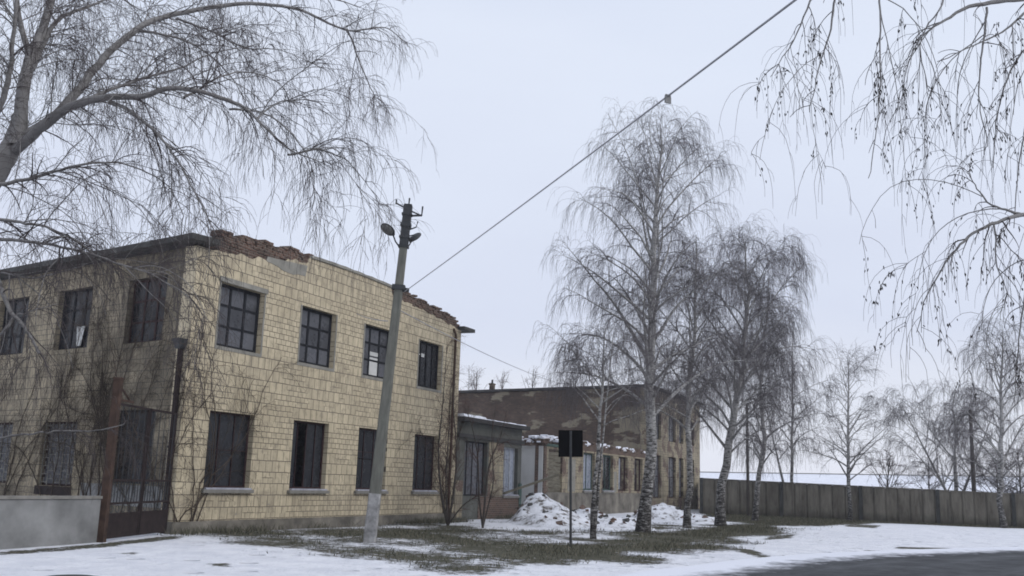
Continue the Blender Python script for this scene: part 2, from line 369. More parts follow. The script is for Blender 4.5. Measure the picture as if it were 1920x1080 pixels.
rnd = random.Random(11)
def window(parent, x0, x1, z0, z1, side=1, rz=0.0, loc=(0, 0, 0), cols=3, rows=3, fm='frame_dark', gm='glass', bar=0.06, sill=True,
           missing=(), depth=0.17, grille=None, lower=0.0, label=None, mullion=0.05):
    """a window: frame (the part) with panes, sill and grille as its sub-parts; local origin at the wall corner"""
    cx, w, h = (x0 + x1) / 2, x1 - x0, z1 - z0
    R = Matrix.Rotation(rz, 3, 'Z'); o_ = Vector(loc) + R @ Vector((cx, 0, z0))
    m = MB(); hw = w / 2; d0, d1 = sorted((depth * side, (depth + 0.07) * side))
    m.box(-hw, -hw + bar, d0, d1, 0, h); m.box(hw - bar, hw, d0, d1, 0, h)
    m.box(-hw + bar, hw - bar, d0, d1, 0, bar); m.box(-hw + bar, hw - bar, d0, d1, h - bar, h)
    e0, e1 = d0 + 0.008, d1 - 0.008
    for i in range(1, cols):
        x = -hw + w * i / cols; bw = mullion
        m.box(x - bw / 2, x + bw / 2, e0, e1, bar, h - bar)
    for j in range(1, rows):
        z = h * j / rows
        if lower and j == 1: z = lower
        for i in range(cols):
            xa = -hw + w * i / cols + (bar if i == 0 else mullion / 2); xb = -hw + w * (i + 1) / cols - (bar if i == cols - 1 else mullion / 2)
            m.box(xa, xb, e0 + .006, e1 - .006, z - mullion * .4, z + mullion * .4)
    f = m.build('window', M[fm], parent, rz, o_)
    if label: f['label'] = label
    g = MB(); yy = (d0 + d1) / 2
    for i in range(cols):
        for j in range(rows):
            if (i, j) in missing: continue
            xa, xb = -hw + w * i / cols + .01, -hw + w * (i + 1) / cols - .01
            za, zb = h * j / rows + .01, h * (j + 1) / rows - .01
            t1, t2 = rnd.uniform(-.006, .006), rnd.uniform(-.006, .006)
            g.quadbox([(xa, yy + t1, za), (xb, yy - t1, za), (xb, yy - t1 + .004, za), (xa, yy + t1 + .004, za),
                       (xa, yy + t2, zb), (xb, yy - t2, zb), (xb, yy - t2 + .004, zb), (xa, yy + t2 + .004, zb)])
    g.build('pane', M[gm], f)
    if sill:
        s = MB(); a, b = sorted((-0.10 * side, depth * side))
        s.box(-hw - .10, hw + .10, *sorted((-0.11 * side, -0.004 * side)), -0.13, -0.035, 1)
        s.box(-hw + .003, hw - .003, *sorted((-0.10 * side, (depth - .003) * side)), -0.034, 0.012, 0)
        s.build('sill', [M['sill'], M['sill_side']], f)
    if grille:
        gr = MB(); yg = (depth - .08) * side; t = .010
        r2 = random.Random(int(x0 * 77) + 5)
        for i in range(6):
            x = -hw + .04 + (w - .08) * i / 5
            gr.box(x - t, x + t, yg - t, yg + t, .02, h - .02)
            if i == 5: break
            x2 = -hw + .04 + (w - .08) * (i + 1) / 5; z = .1 + .1 * (i % 2)
            while z < h - .08:
                gr.box(x + t, x2 - t, yg - t * .8, yg + t * .8, z - t * .8, z + t * .8)
                xm = (x + x2) / 2
                gr.box(xm - t * .7, xm + t * .7, yg - t * .7, yg + t * .7, z + t * .8, min(z + .14, h - .03))
                z += .24
        gr.build('grille', M[grille], f)
    return f

# ------------------------------------------------------------------ tree engine (vectorised)
def unit(a): return a / np.maximum(np.linalg.norm(a, axis=-1, keepdims=True), 1e-9)
def grow(rng, p, d, L, S, grav, wob, r0, r1, ease=1.0):
    N = len(p); P = np.zeros((N, S + 1, 3)); P[:, 0] = p; d = unit(d.copy())
    L = np.broadcast_to(L, (N,)); g = np.broadcast_to(grav, (N,))
    for s in range(S):
        d = d + rng.normal(0, wob, (N, 3)); d[:, 2] -= g * ((s + 1) / S) ** ease
        d = unit(d); P[:, s + 1] = P[:, s] + d * (L / S)[:, None]
    t = np.linspace(0, 1, S + 1)[None, :]
    r0 = np.broadcast_to(r0, (N,))[:, None]; r1 = np.broadcast_to(r1, (N,))[:, None]
    return P, r0 * (1 - t) + r1 * t
def sprout(rng, P, Rr, n, t0, t1, a0, a1, flat=0.0, up=0.0, power=1.0):
    """n child origins on random parents: position, direction, parent radius, parent index, t"""
    N, S1, _ = P.shape
    seg = np.linalg.norm(np.diff(P, axis=1), axis=2).sum(1); w = seg / seg.sum()
    i = rng.choice(N, n, p=w); t = t0 + (t1 - t0) * rng.random(n) ** power
    x = t * (S1 - 1); k = np.minimum(x.astype(int), S1 - 2); f = (x - k)[:, None]
    p = P[i, k] * (1 - f) + P[i, k + 1] * f; tan = unit(P[i, k + 1] - P[i, k])
    q = rng.normal(0, 1, (n, 3)); q[:, 2] *= (1 - flat)
    q = unit(q - (q * tan).sum(1, keepdims=True) * tan)
    ang = rng.uniform(a0, a1, n)[:, None]
    d = tan * np.cos(ang) + q * np.sin(ang); d[:, 2] += up
    return p, unit(d), Rr[i, k] * (1 - f[:, 0]) + Rr[i, k + 1] * f[:, 0], i, t
def tubes(batches):
    V, Fq, off = [], [], 0
    for P, Rr, k in batches:
        N, S, _ = P.shape
        T = np.zeros_like(P); T[:, 1:-1] = P[:, 2:] - P[:, :-2]; T[:, 0] = P[:, 1] - P[:, 0]; T[:, -1] = P[:, -1] - P[:, -2]
        T = unit(T); ref = np.where(np.abs(T[..., 2:3]) > 0.8, np.array([1.0, 0.2, 0]), np.array([0, 0, 1.0]))
        # a steady frame along each branch
        ref = np.broadcast_to(ref[:, :1], T.shape)
        A = unit(np.cross(T, ref)); B = np.cross(T, A)
        th = np.arange(k) * 2 * np.pi / k
        ring = P[:, :, None] + Rr[:, :, None, None] * (A[:, :, None] * np.cos(th)[None, None, :, None] + B[:, :, None] * np.sin(th)[None, None, :, None])
        V.append(ring.reshape(-1, 3))
        n_, s_, j_ = np.meshgrid(np.arange(N), np.arange(S - 1), np.arange(k), indexing='ij')
        b = off + n_ * S * k + s_ * k; j2 = (j_ + 1) % k
        Fq.append(np.stack([b + j_, b + j2, b + k + j2, b + k + j_], -1).reshape(-1, 4)); off += N * S * k
    return np.concatenate(V), np.concatenate(Fq)
def npmesh(name, V, Fq, mats, parent=None, smooth=True, mi=None, loc=(0, 0, 0), rz=0.0):
    me = bpy.data.meshes.new(name); nf, kk = Fq.shape
    me.vertices.add(len(V)); me.vertices.foreach_set('co', V.astype(np.float32).ravel())
    me.loops.add(nf * kk); me.loops.foreach_set('vertex_index', Fq.astype(np.int32).ravel())
    me.polygons.add(nf); me.polygons.foreach_set('loop_start', np.arange(0, nf * kk, kk, dtype=np.int32))
    if smooth: me.polygons.foreach_set('use_smooth', np.ones(nf, dtype=bool))
    if not isinstance(mats, (list, tuple)): mats = [mats]
    for m in mats: me.materials.append(m)
    if mi is not None: me.polygons.foreach_set('material_index', mi.astype(np.int32))
    me.update(calc_edges=True)
    o = bpy.data.objects.new(name, me); col.objects.link(o); o.parent = parent; o.location = loc; o.rotation_euler = (0, 0, rz)
    return o
def resample(pts, rs, n):
    pts = np.array(pts, float); rs = np.array(rs, float)
    # Catmull-Rom through the given points
    m = len(pts); t = np.linspace(0, m - 1, n); i = np.minimum(t.astype(int), m - 2); f = (t - i)[:, None]
    g = lambda k: pts[np.clip(k, 0, m - 1)]
    a, b, c, d = g(i - 1), g(i), g(i + 1), g(i + 2)
    P = 0.5 * (2 * b + (c - a) * f + (2 * a - 5 * b + 4 * c - d) * f ** 2 + (3 * b - a - 3 * c + d) * f ** 3)
    return P, np.interp(t, np.arange(m), rs)

def weeping(rng, P, Rr, dens, sec_len, twig_len, tr=0.0035, droop=0.35, sub=2.4, tmin=0.15, sec_ang=(0.5, 1.1), up=0.1, fine=None):
    """secondary branches and hanging twigs on limb paths P; dens = secondaries per metre"""
    L = np.linalg.norm(np.diff(P, axis=1), axis=2).sum(1); tot = L.sum()
    n2 = max(6, int(tot * dens))
    p, d, pr, i, t = sprout(rng, P, Rr, n2, tmin, 1.0, *sec_ang, flat=0.3, up=up)
    l2 = sec_len * rng.uniform(.45, 1.15, n2) * (1.15 - 0.6 * t)
    P2, R2 = grow(rng, p, d, l2, 7, droop * .8, .10, np.minimum(pr * .6, tr * 3.2), tr * .9)
    n3 = int(n2 * 6.5 * sec_len)
    p, d, pr, i, t = sprout(rng, P2, R2, n3, .12, 1.0, .3, 1.2)
    l3 = twig_len * rng.uniform(.3, 1.15, n3)
    P3, R3 = grow(rng, p, d, l3, 7, droop * 2.6, .085, tr * .85, tr * .45)
    n4 = int(n3 * sub)
    p, d, pr, i, t = sprout(rng, P3, R3, n4, .1, .95, .3, .9)
    l4 = twig_len * .38 * rng.uniform(.3, 1.1, n4)
    P4, R4 = grow(rng, p, d, l4, 4, droop * 3.0, .08, tr * .6, tr * .35)
    return [(P2, R2, 4), (P3, R3, 3), (P4, R4, 3)], P3, P2

def birch(seed, base, top, r0, crown0, crad, nl, label, cat='birch tree', name='birch_tree', shape=None, twl=1.0, dens=3.0, tr=0.006, droop=.35,
          sub=2.2, bark='birch', twig='twig_far', elev=(0.55, 1.0), group=None, stems=None, bend=0.25, sec=None, up=0.1, lgrav=.085):
    rng = np.random.default_rng(seed)
    base = np.array(base, float); top = np.array(top, float) - base
    root = empty(name, base)
    n = 16; tt = np.linspace(0, 1, n)[:, None]
    w = np.cumsum(rng.normal(0, bend * .12, (n, 3)), 0) * np.array([1, 1, 0]) ; w -= tt * w[-1]
    TP = tt * top + w * 1.0; TP[:, 2] = (tt * top)[:, 2]
    TR = r0 * (1 - tt[:, 0]) ** 0.8 * .93 + 0.012
    TR[0] *= 1.3
    trunks = [(TP[None], TR[None], 10)]
    allP, allR = [TP[None]], [TR[None]]
    for (sx, sy, sz, t_) in (stems or []):
        s0 = TP[int(t_ * (n - 1))]
        SP, SR = resample([s0, s0 + np.array([sx * .45, sy * .45, (sz - s0[2]) * .45]), np.array([sx + s0[0], sy + s0[1], sz])], [TR[int(t_ * (n - 1))] * .8, TR[5] * .5, .012], n)
        trunks.append((SP[None], SR[None], 8)); allP.append(SP[None]); allR.append(SR[None])
    shape = shape or (lambda s: (math.sin(math.pi * min(1, s * .85 + .22)) ** .8) * (1 - .35 * s))
    AP = np.concatenate(allP); AR = np.concatenate(allR)
    H = top[2]; LP, LR = [], []
    for q in range(nl):
        s = (q + rng.random()) / nl * .985; z = crown0 + (H - crown0) * s
        st = rng.integers(len(AP)) if len(AP) > 1 else 0
        path = AP[st]
        if path[-1, 2] < z: path = AP[0]
        k = np.searchsorted(path[:, 2], z); k = min(max(k, 1), n - 1)
        f = (z - path[k - 1, 2]) / max(1e-6, path[k, 2] - path[k - 1, 2]); f = min(1, max(0, f))
        p = path[k - 1] * (1 - f) + path[k] * f; pr = AR[st][k]
        az = q * 2.399 + rng.normal(0, .4); el = rng.uniform(*elev) + .25 * s
        L = crad * shape(s) * rng.uniform(.65, 1.2) / max(.45, math.cos(el) + .12)
        L = min(L, (H - z) / max(.3, math.sin(el)) * 1.02 + .25)
        d = np.array([math.cos(az) * math.cos(el), math.sin(az) * math.cos(el), math.sin(el)])
        P_, R_ = grow(rng, p[None], d[None], np.array([L]), 9, lgrav + droop * .12, .07, min(pr * .55, .014 + .013 * L), tr * 1.1)
        LP.append(P_); LR.append(R_)
    LP = np.concatenate(LP); LR = np.concatenate(LR)
    limbs = [(LP, LR, 5)]
    b, _, _ = weeping(rng, LP, LR, dens, sec or crad * .38, twl, tr, droop, sub, up=up, tmin=.25)
    # leaders at the very top
    p, d, pr, i, t = sprout(rng, AP, AR, max(4, int(nl * .3)), .80, .97, .2, .8, up=.1)
    P5, R5 = grow(rng, p, d, crad * .2 * rng.uniform(.5, 1.1, len(p)), 6, droop * .3, .1, tr * 1.6, tr * .8)
    b5, _, _ = weeping(rng, P5, R5, dens * 1.2, crad * .12, twl * .5, tr, droop, sub)
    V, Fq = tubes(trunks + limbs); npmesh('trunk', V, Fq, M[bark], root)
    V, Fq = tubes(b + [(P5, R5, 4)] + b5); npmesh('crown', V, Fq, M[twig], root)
    return tag(root, label, cat, group)

# ================================================================== SETTING: ground, road
def polydist(px, pts):
    """signed distance (negative inside) of points pts (N,2) to polygon px (M,2)"""
    P = np.array(px, float); d = np.full(len(pts), 1e9); ins = np.zeros(len(pts), bool)
    for i in range(len(P)):
        a, b = P[i], P[(i + 1) % len(P)]; ab = b - a
        t = np.clip(((pts - a) @ ab) / (ab @ ab), 0, 1)
        d = np.minimum(d, np.linalg.norm(pts - (a + t[:, None] * ab), axis=1))
        c = ((a[1] > pts[:, 1]) != (b[1] > pts[:, 1])) & (pts[:, 0] < (b[0] - a[0]) * (pts[:, 1] - a[1]) / (b[1] - a[1] + 1e-12) + a[0])
        ins ^= c
    return np.where(ins, -d, d)
G = lambda L: [tuple(gnd(*q)[:2]) for q in L]
green = G([(985, 1022), (1100, 1004), (1290, 988), (1400, 978), (1500, 974), (1530, 983), (1440, 1000), (1360, 1015), (1270, 1035), (1130, 1052), (1020, 1066), (900, 1072), (820, 1066), (880, 1046)])
mottle = G([(335, 1003), (520, 992), (700, 984), (850, 975), (990, 990), (1260, 983), (1100, 1004), (985, 1022), (880, 1048), (1010, 1078), (840, 1078), (760, 1060), (640, 1038), (520, 1026), (400, 1018)])
fenceside = G([(1520, 985), (1640, 979), (1760, 984), (1930, 991), (1930, 984), (1700, 972), (1500, 965), (1330, 962), (1330, 975)])
def snow_mask(pts, marks=True):
    s = np.ones(len(pts))
    j1 = fbm(pts[:, 0] * .9, pts[:, 1] * .9, 71); j2 = fbm(pts[:, 0] * 2.2, pts[:, 1] * 2.2, 72)
    dm = polydist(mottle, pts) + .9 * j1 + .4 * j2; s = np.minimum(s, 0.47 + .16 * np.clip(j1 + j2, -1, 1) + 0.56 * np.clip(dm / 2.6 + .1, 0, 1))
    dg = polydist(green, pts) + .55 * j1 + .45 * j2; s = np.minimum(s, 0.24 + .18 * np.clip(j2 - .3 * j1, -1, 1) + 0.84 * np.clip(dg / 3.8 + .36, 0, 1))
    df = polydist(fenceside, pts); s = np.minimum(s, 0.2 + 0.8 * np.clip(df / 1.5 + .2, 0, 1))
    for q in (MARKS if marks else []): s = np.minimum(s, 0.38 + 0.62 * np.clip((polydist(q, pts) + .08 * j2) / .35 + .1, 0, 1))
    return s
MARKS = [G(q) for q in ([(1378, 1028), (1400, 1029), (1452, 1046), (1444, 1051), (1405, 1038)], [(1470, 1041), (1500, 1043), (1498, 1048), (1462, 1046)], [(1595, 981), (1650, 984), (1640, 989), (1585, 986)],
                        [(1690, 1024), (1800, 1026), (1790, 1029), (1680, 1027)], [(1440, 1003), (1490, 1000), (1480, 1006), (1436, 1010)], [(395, 1058), (425, 1056), (420, 1062)], [(225, 1036), (250, 1034), (240, 1039)],
                        [(0, 1030), (188, 1018), (330, 1003), (330, 1010), (190, 1024), (0, 1037)], [(1630, 1031), (1680, 1033), (1640, 1037)])]
def axis(lo, hi, st, far):
    a = list(np.arange(lo, hi + 1e-6, st)); out, v, d = [], hi, st
    while v < far: d *= 1.35; v += d; out.append(v)
    neg, v, d = [], lo, st
    while v > -far: d *= 1.35; v -= d; neg.append(v)
    return np.array(neg[::-1] + a + out)
gx, gy = axis(-14, 34, .22, 420), axis(9, 72, .22, 420)
X, Y = np.meshgrid(gx, gy); pts = np.stack([X.ravel(), Y.ravel()], 1)
def fbm(x, y, seed=0):
    r = np.random.default_rng(seed); z = np.zeros_like(x)
    for o in range(5):
        for q in range(4):
            a = r.random() * 6.28; f = .5 * 2 ** o * (.7 + .6 * r.random())
            z += np.sin((x * math.cos(a) + y * math.sin(a)) * f + r.random() * 6.28) / (1.7 ** o) / 4
    return z
near = np.exp(-((pts[:, 0] - 8) / 60) ** 2 - ((pts[:, 1] - 35) / 60) ** 2)
Z = -0.03 + fbm(pts[:, 0], pts[:, 1], 3) * .035 * near
ny, nx = X.shape
idx = np.arange(nx * ny).reshape(ny, nx)
F4 = np.stack([idx[:-1, :-1], idx[:-1, 1:], idx[1:, 1:], idx[1:, :-1]], -1).reshape(-1, 4)
ground = npmesh('ground', np.stack([pts[:, 0], pts[:, 1], Z], 1), F4, M['ground'])
at_ = ground.data.attributes.new('snow', 'FLOAT', 'POINT'); at_.data.foreach_set('value', snow_mask(pts).astype(np.float32))
tag(ground, kind='structure')

edge = np.array([(-26, 2), (-14, 6.5), (-6, 10.5), (-.5, 14.2)] + G([(1185, 1086), (1240, 1077), (1330, 1066), (1430, 1053), (1530, 1044), (1640, 1038), (1780, 1033), (1930, 1029)]) + [(26, 39.5), (40, 50)])
E2, _ = resample(np.c_[edge, np.zeros(len(edge))], np.zeros(len(edge)), 160)
tg = unit(np.gradient(E2, axis=0)); nrm = np.stack([tg[:, 1], -tg[:, 0], np.zeros(len(tg))], 1)
offs = np.concatenate([np.linspace(-.3, 3, 16), np.linspace(3.5, 8.5, 8)])
RV = E2[:, None] + nrm[:, None] * offs[None, :, None]
RV[..., 2] = 0.045
n_, m_ = len(E2), len(offs); idx = np.arange(n_ * m_).reshape(n_, m_)
F4 = np.stack([idx[:-1, :-1], idx[:-1, 1:], idx[1:, 1:], idx[1:, :-1]], -1).reshape(-1, 4)
road = npmesh('road', RV.reshape(-1, 3), F4, M['road']); tag(road, kind='structure')
at_ = road.data.attributes.new('edge', 'FLOAT', 'POINT'); at_.data.foreach_set('value', np.tile(offs, n_).astype(np.float32))

def blades(name, n, seed, box, keep, h, w, parent=None):
    r = np.random.default_rng(seed); p = np.stack([r.uniform(box[0], box[1], n), r.uniform(box[2], box[3], n)], 1)
    p = p[keep(p, r)]; n = len(p)
    a = r.random(n) * 6.28; hh = h * r.uniform(.35, 1.2, n); ww = w * r.uniform(.6, 1.3, n); lean = r.normal(0, .5, (n, 2)) * hh[:, None]
    V = np.zeros((n, 3, 3)); V[:, :, :2] = p[:, None]; V[:, :, 2] = -.01
    V[:, 0, 0] -= np.cos(a) * ww; V[:, 0, 1] -= np.sin(a) * ww; V[:, 1, 0] += np.cos(a) * ww; V[:, 1, 1] += np.sin(a) * ww
    V[:, 2, :2] += lean; V[:, 2, 2] = hh
    return npmesh(name, V.reshape(-1, 3), np.arange(n * 3).reshape(n, 3), M['grass'], parent, smooth=False)
def keep_grass(p, r):
    s = snow_mask(p, False); f = fbm(p[:, 0] * 1.7, p[:, 1] * 1.7, 9) * .45 + fbm(p[:, 0] * 5, p[:, 1] * 5, 4) * .35
    return (s + f * .45 + r.normal(0, .12, len(p))) < .33
g_ = blades('grass', 330000, 5, (-9, 30, 17, 66), keep_grass, .085, .010)
tag(g_, 'short winter grass showing through the snow beneath the birches', 'grass', kind='stuff')
# dry weeds along the foot of the yellow building
def keep_weed(p, r):
    q = (p - np.array([-8.69, 26.58])) @ np.array([[math.cos(rad(65.58)), math.sin(rad(65.58))], [math.sin(rad(65.58)), -math.cos(rad(65.58))]]).T
    f = fbm(p[:, 0] * 1.3, p[:, 1] * 1.3, 12)
    return (q[:, 0] > -.5) & (q[:, 0] < 22) & (q[:, 1] > .1) & (q[:, 1] < .75 + .5 * f) & (f + r.normal(0, .25, len(p)) > -.05)
w_ = blades('dry_weeds', 90000, 8, (-9, 3, 25, 48), keep_weed, .22, .008)
tag(w_, 'dry brown weeds along the foot of the yellow tiled building', 'weeds', kind='stuff')

# ================================================================== BUILDINGS
A = rad(65.5805); BL = rad(78.17)
C0 = np.array([-8.69, 26.58, 0.0]); DU = np.array([math.cos(A), math.sin(A), 0]); DV = np.array([math.sin(A), -math.cos(A), 0])
def fac(u, v=0.0, z=0.0): return tuple(C0 + DU * u + DV * v + np.array([0, 0, z]))

main = empty('factory_building', C0, A)
tag(main, 'two storey yellow tiled building with crumbling arched gable and dark windows', 'building')
WU = [(1.08, 3.02), (4.92, 6.84), (8.64, 10.56), (12.53, 14.40)]
holes = [(a, b, 5.1, 6.92) for a, b in WU] + [(a, b, 1.17, 3.28) for a, b in WU]
def arch(u): return 8.1 + .52 * max(0.0, 1 - ((u - 7.6) / 8.4) ** 2)
def jag(u, s=0): return .5 * math.sin(u * 7.3 + s) + .3 * math.sin(u * 17.1 + 2 * s) + .2 * math.sin(u * 41 + s)
def tiletop(u):
    if u < .75: return 7.72
    if u < 5.1: return min(arch(u) - .08, 7.66 + .105 * u + .07 * jag(u, 1) + (.14 if u > 3.9 else 0))
    if u < 10.4: return arch(u) - .05 + .02 * jag(u, 2)
    if u < 15.7: return arch(u) - .34 + .05 * jag(u, 4)
    return 7.78
wall('gable_wall', M['tile'], main, 0, 16, .29, tiletop, holes, 1, .42, step=.2)
wall('plinth', M['plinth'], main, -.06, 16.05, -.2, lambda u: .285 + .012 * jag(u, 3), (), 1, .6, step=.4, loc=(0, -.075, 0))
def brick_top(u):
    if u < .8: return 7.72
    if u < 5.4: return arch(u) + .05 + .06 * jag(u * .8, 2) - (.06 if u > 4.6 else 0) - (.10 if u < 1.0 else 0)
    if u < 10.2: return arch(u) + .015
    if u < 15.75: return arch(u) + .04 + .06 * jag(u * .9, 5)
    return 7.7
r_ = random.Random(4)
for ua, ub in ((.8, 5.3), (10.2, 15.75)):
    m = MB(); zc = 7.6
    while zc < 8.95:
        u = ua + r_.random() * .2
        while u < ub:
            bt = brick_top(u + .12)
            if tiletop(u + .12) - .02 < zc + .04 and zc < bt and (zc < bt - .10 or r_.random() < .85):
                e = zc > bt - .2
                m.rbox((u + .12 + r_.uniform(-.02, .02), .21 + r_.uniform(-.02, .03) + (.05 if e else 0), zc + .04 + (r_.uniform(-.01, .03) if e else 0)), (.24, .40, .074),
                       Matrix.Rotation(r_.uniform(-.07, .07) if e else r_.uniform(-.03, .03), 3, 'Y') @ Matrix.Rotation(r_.uniform(-.2, .2) if e else .0, 3, 'Z'), 0)
            u += .254
        zc += .082
    m.build('brick_coping', M['brick_red'], main)
m = MB(); cs = [5.2 + i * .4 for i in range(14)]
for a, b in zip(cs[:-1], cs[1:]):
    ja, jb = .02 * jag(a, 6), .02 * jag(b, 6)
    m.quadbox([(a, -.05, arch(a) - .07), (b, -.05, arch(b) - .07), (b, .45, arch(b) - .07), (a, .45, arch(a) - .07),
               (a, -.05, arch(a) + .02 + ja), (b, -.05, arch(b) + .02 + jb), (b, .45, arch(b) + .02 + jb), (a, .45, arch(a) + .02 + ja)])
m.build('cement_coping', M['cement'], main)
m = MB(); q = [(2.95, 7.93), (3.5, 7.88), (3.8, 7.80), (4.3, 7.78), (4.55, 7.84), (4.95, 7.86), (5.02, 8.22), (4.2, 8.16), (3.7, 8.12), (3.0, 8.08)]
b_ = len(q)
for y in (-.012, .004): m.v += [(x, y, z) for x, z in q]
m.f.append(tuple(range(b_))); m.mi.append(0)
for i in range(b_): m.f.append((i, (i + 1) % b_, b_ + (i + 1) % b_, b_ + i)); m.mi.append(0)
m.build('cement_patch', M['cement'], main)
SW = [(1.25, 3.1), (4.97, 6.85), (8.65, 10.5), (12.4, 14.3), (16.1, 18)]
side_h = [(a, b, 5.15, 7.02) for a, b in SW] + [(1.2, 3.1, 1.22, 3.25)] + [(a, b, 1.05, 2.95) for a, b in SW[1:]]
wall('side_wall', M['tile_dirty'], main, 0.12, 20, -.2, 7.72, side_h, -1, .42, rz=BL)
wall('end_wall', M['tile_old'], main, .45, 19.6, -.2, 7.9, (), 1, .4, rz=math.pi / 2, loc=(16, 0, 0))
wall('back_wall', M['tile_old'], main, 4.1, 16, -.2, 7.9, (), 1, .4, loc=(0, 19.6, 0))
m = MB(); nn = 24
for i in range(nn):
    P = []
    for zz in (0, .12):
        for (s, y) in ((i / nn, .05), ((i + 1) / nn, .05), ((i + 1) / nn, 20), (i / nn, 20)):
            x0 = y * .2095; x = x0 + s * (16 - x0)
            P.append((x, y + .35 if y < 1 else y, 7.72 + .62 * (1 - (2 * s - 1) ** 2) + zz))
    m.quadbox(P)
m.build('roof', M['roofing'], main)
m = MB(); m.box(-.3, 20.2, -.5, .42, 7.80, 7.96)
m.build('cornice', M['cement_dark'], main, rz=BL)
m = MB(); m.box(15.75, 16.75, -.28, 20, 7.78, 7.92); m.build('cornice', M['cement_dark'], main)
m = MB(); xs_ = [0, .5, 1.1, 2.2, 2.9, 3.6]; zs_ = [.06, .16, .13, .2, .1, .02]
for i in range(5):
    m.quadbox([(3.1 + xs_[i], .0, 7.975), (3.1 + xs_[i + 1], .0, 7.975), (3.1 + xs_[i + 1], -.4, 7.975), (3.1 + xs_[i], -.4, 7.975),
               (3.1 + xs_[i], -.05, 7.98 + zs_[i]), (3.1 + xs_[i + 1], -.05, 7.98 + zs_[i + 1]), (3.1 + xs_[i + 1], -.35, 7.98 + zs_[i + 1]), (3.1 + xs_[i], -.35, 7.98 + zs_[i])])
m.build('roof_moss', M['bark_dark'], main, rz=BL)
# windows of the yellow building
window(main, *WU[0], 5.1, 6.92, sill=False, mullion=.085, bar=.09); window(main, *WU[1], 5.1, 6.92, sill=False, mullion=.085, bar=.09)
window(main, *WU[2], 5.1, 6.92, cols=3, sill=False, mullion=.085, bar=.09)
window(main, *WU[3], 5.1, 6.92, cols=4, rows=1, sill=False, mullion=.06, bar=.09, gm='glass_dark')
m = MB(); m.box(9.31, 9.88, .19, .2, 5.16, 5.82); m.box(9.31, 9.88, .19, .2, 5.88, 6.02); m.build('board_and_sky_spot', M['cloth_and_sky'], main)
m = MB(); m.box(12.62, 13.2, .2, .205, 6.36, 6.41); m.box(13.05, 13.3, .196, .199, 6.3, 6.44); m.build('board_and_sky_spot', M['cloth_and_sky'], main)  # no board here: white strips stand in for sky glimpsed through the window
window(main, *WU[0], 1.17, 3.28, cols=3, rows=2, fm='frame_maroon', gm='glass_dark', mullion=.03)
window(main, *WU[1], 1.17, 3.28, cols=4, rows=1, fm='frame_maroon', gm='glass_dark', mullion=.03, missing=((1, 0),))
window(main, *WU[2], 1.17, 3.28, cols=3, rows=2, fm='frame_maroon', gm='glass_dark', lower=1.3, mullion=.03)
window(main, *WU[3], 1.17, 3.28, cols=3, rows=1, fm='frame_maroon', gm='glass_dark', mullion=.03)
m = MB(); m.box(.98, 3.12, -.05, .16, 6.925, 7.07); m.build('lintel', M['cement'], main)
for (a, b) in WU:
    m = MB(); q_ = [(a - .07, 5.0), (b + .07, 5.0), (b + .07, 6.92), (b, 6.92), (b, 5.1), (a, 5.1), (a, 6.92), (a - .07, 6.92)]
    for y in (-.012, .0): m.v += [(x, y, z) for x, z in q_]
    m.f += [(0, 1, 4, 5), (1, 2, 3, 4), (0, 5, 6, 7)] + [(i, (i + 1) % 8, 8 + (i + 1) % 8, 8 + i) for i in range(8)]; m.mi += [0] * 11
    m.build('window_surround', M['cement'], main)
for i, (a, b) in enumerate(SW):
    window(main, a, b, 5.15, 7.02, -1, BL, fm='frame_dark' if i in (1, 2) else 'frame_maroon', gm='glass_dark', cols=3, sill=False, mullion=.08)
m = MB()
m.quadbox([(5.55, -.14, 5.25), (5.78, -.14, 5.25), (5.78, -.13, 5.25), (5.55, -.13, 5.25), (5.42, -.14, 5.85), (5.86, -.14, 5.85), (5.86, -.13, 5.85), (5.42, -.13, 5.85)])
m.build('curtain_rag', M['cloth_and_sky'], main, rz=BL)
window(main, 1.2, 3.1, 1.22, 3.25, -1, BL, fm='frame_dark', gm='glass_dark', cols=3, rows=2, sill=False)
for (a, b) in SW[1:]:
    window(main, a, b, 1.05, 2.95, -1, BL, fm='frame_maroon', cols=2, rows=1, sill=False, grille='cement')
m = MB(); m.box(.5, 4.4, .0, .02, .62, 1.18); m.build('painted_panel', M['slab'], main, rz=BL)
m = MB(); m.box(4.9, 6.9, -.1, .03, .78, 1.04); m.build('sill_board', M['rust_dark'], main, rz=BL)
# drainpipes
m = MB(); m.tube([(.2, .10, -.05), (.2, .10, 4.9)], .075, 10)
for z in (.8, 2.2, 3.6): m.tube([(.2, .10, z), (.2, .10, z + .05)], .095, 10)
dp = m.build('drainpipe', M['rust_dark'], main, rz=BL)
m = MB(); m.quadbox([(.1, .02, 4.85), (.3, .02, 4.85), (.3, .2, 4.85), (.1, .2, 4.85), (.03, .01, 5.12), (.38, .01, 5.12), (.38, .28, 5.12), (.03, .28, 5.12)])
m.build('hopper', M['metal_dark'], dp)
m = MB(); m.tube([(15.3, -.12, .1), (15.3, -.12, 7.5), (15.3, .0, 7.75)], .055, 8)
for z in (1.5, 3.4, 5.4, 7.2): m.tube([(15.3, -.12, z), (15.3, -.12, z + .05)], .075, 8)
m.build('drainpipe', M['rust'], main)

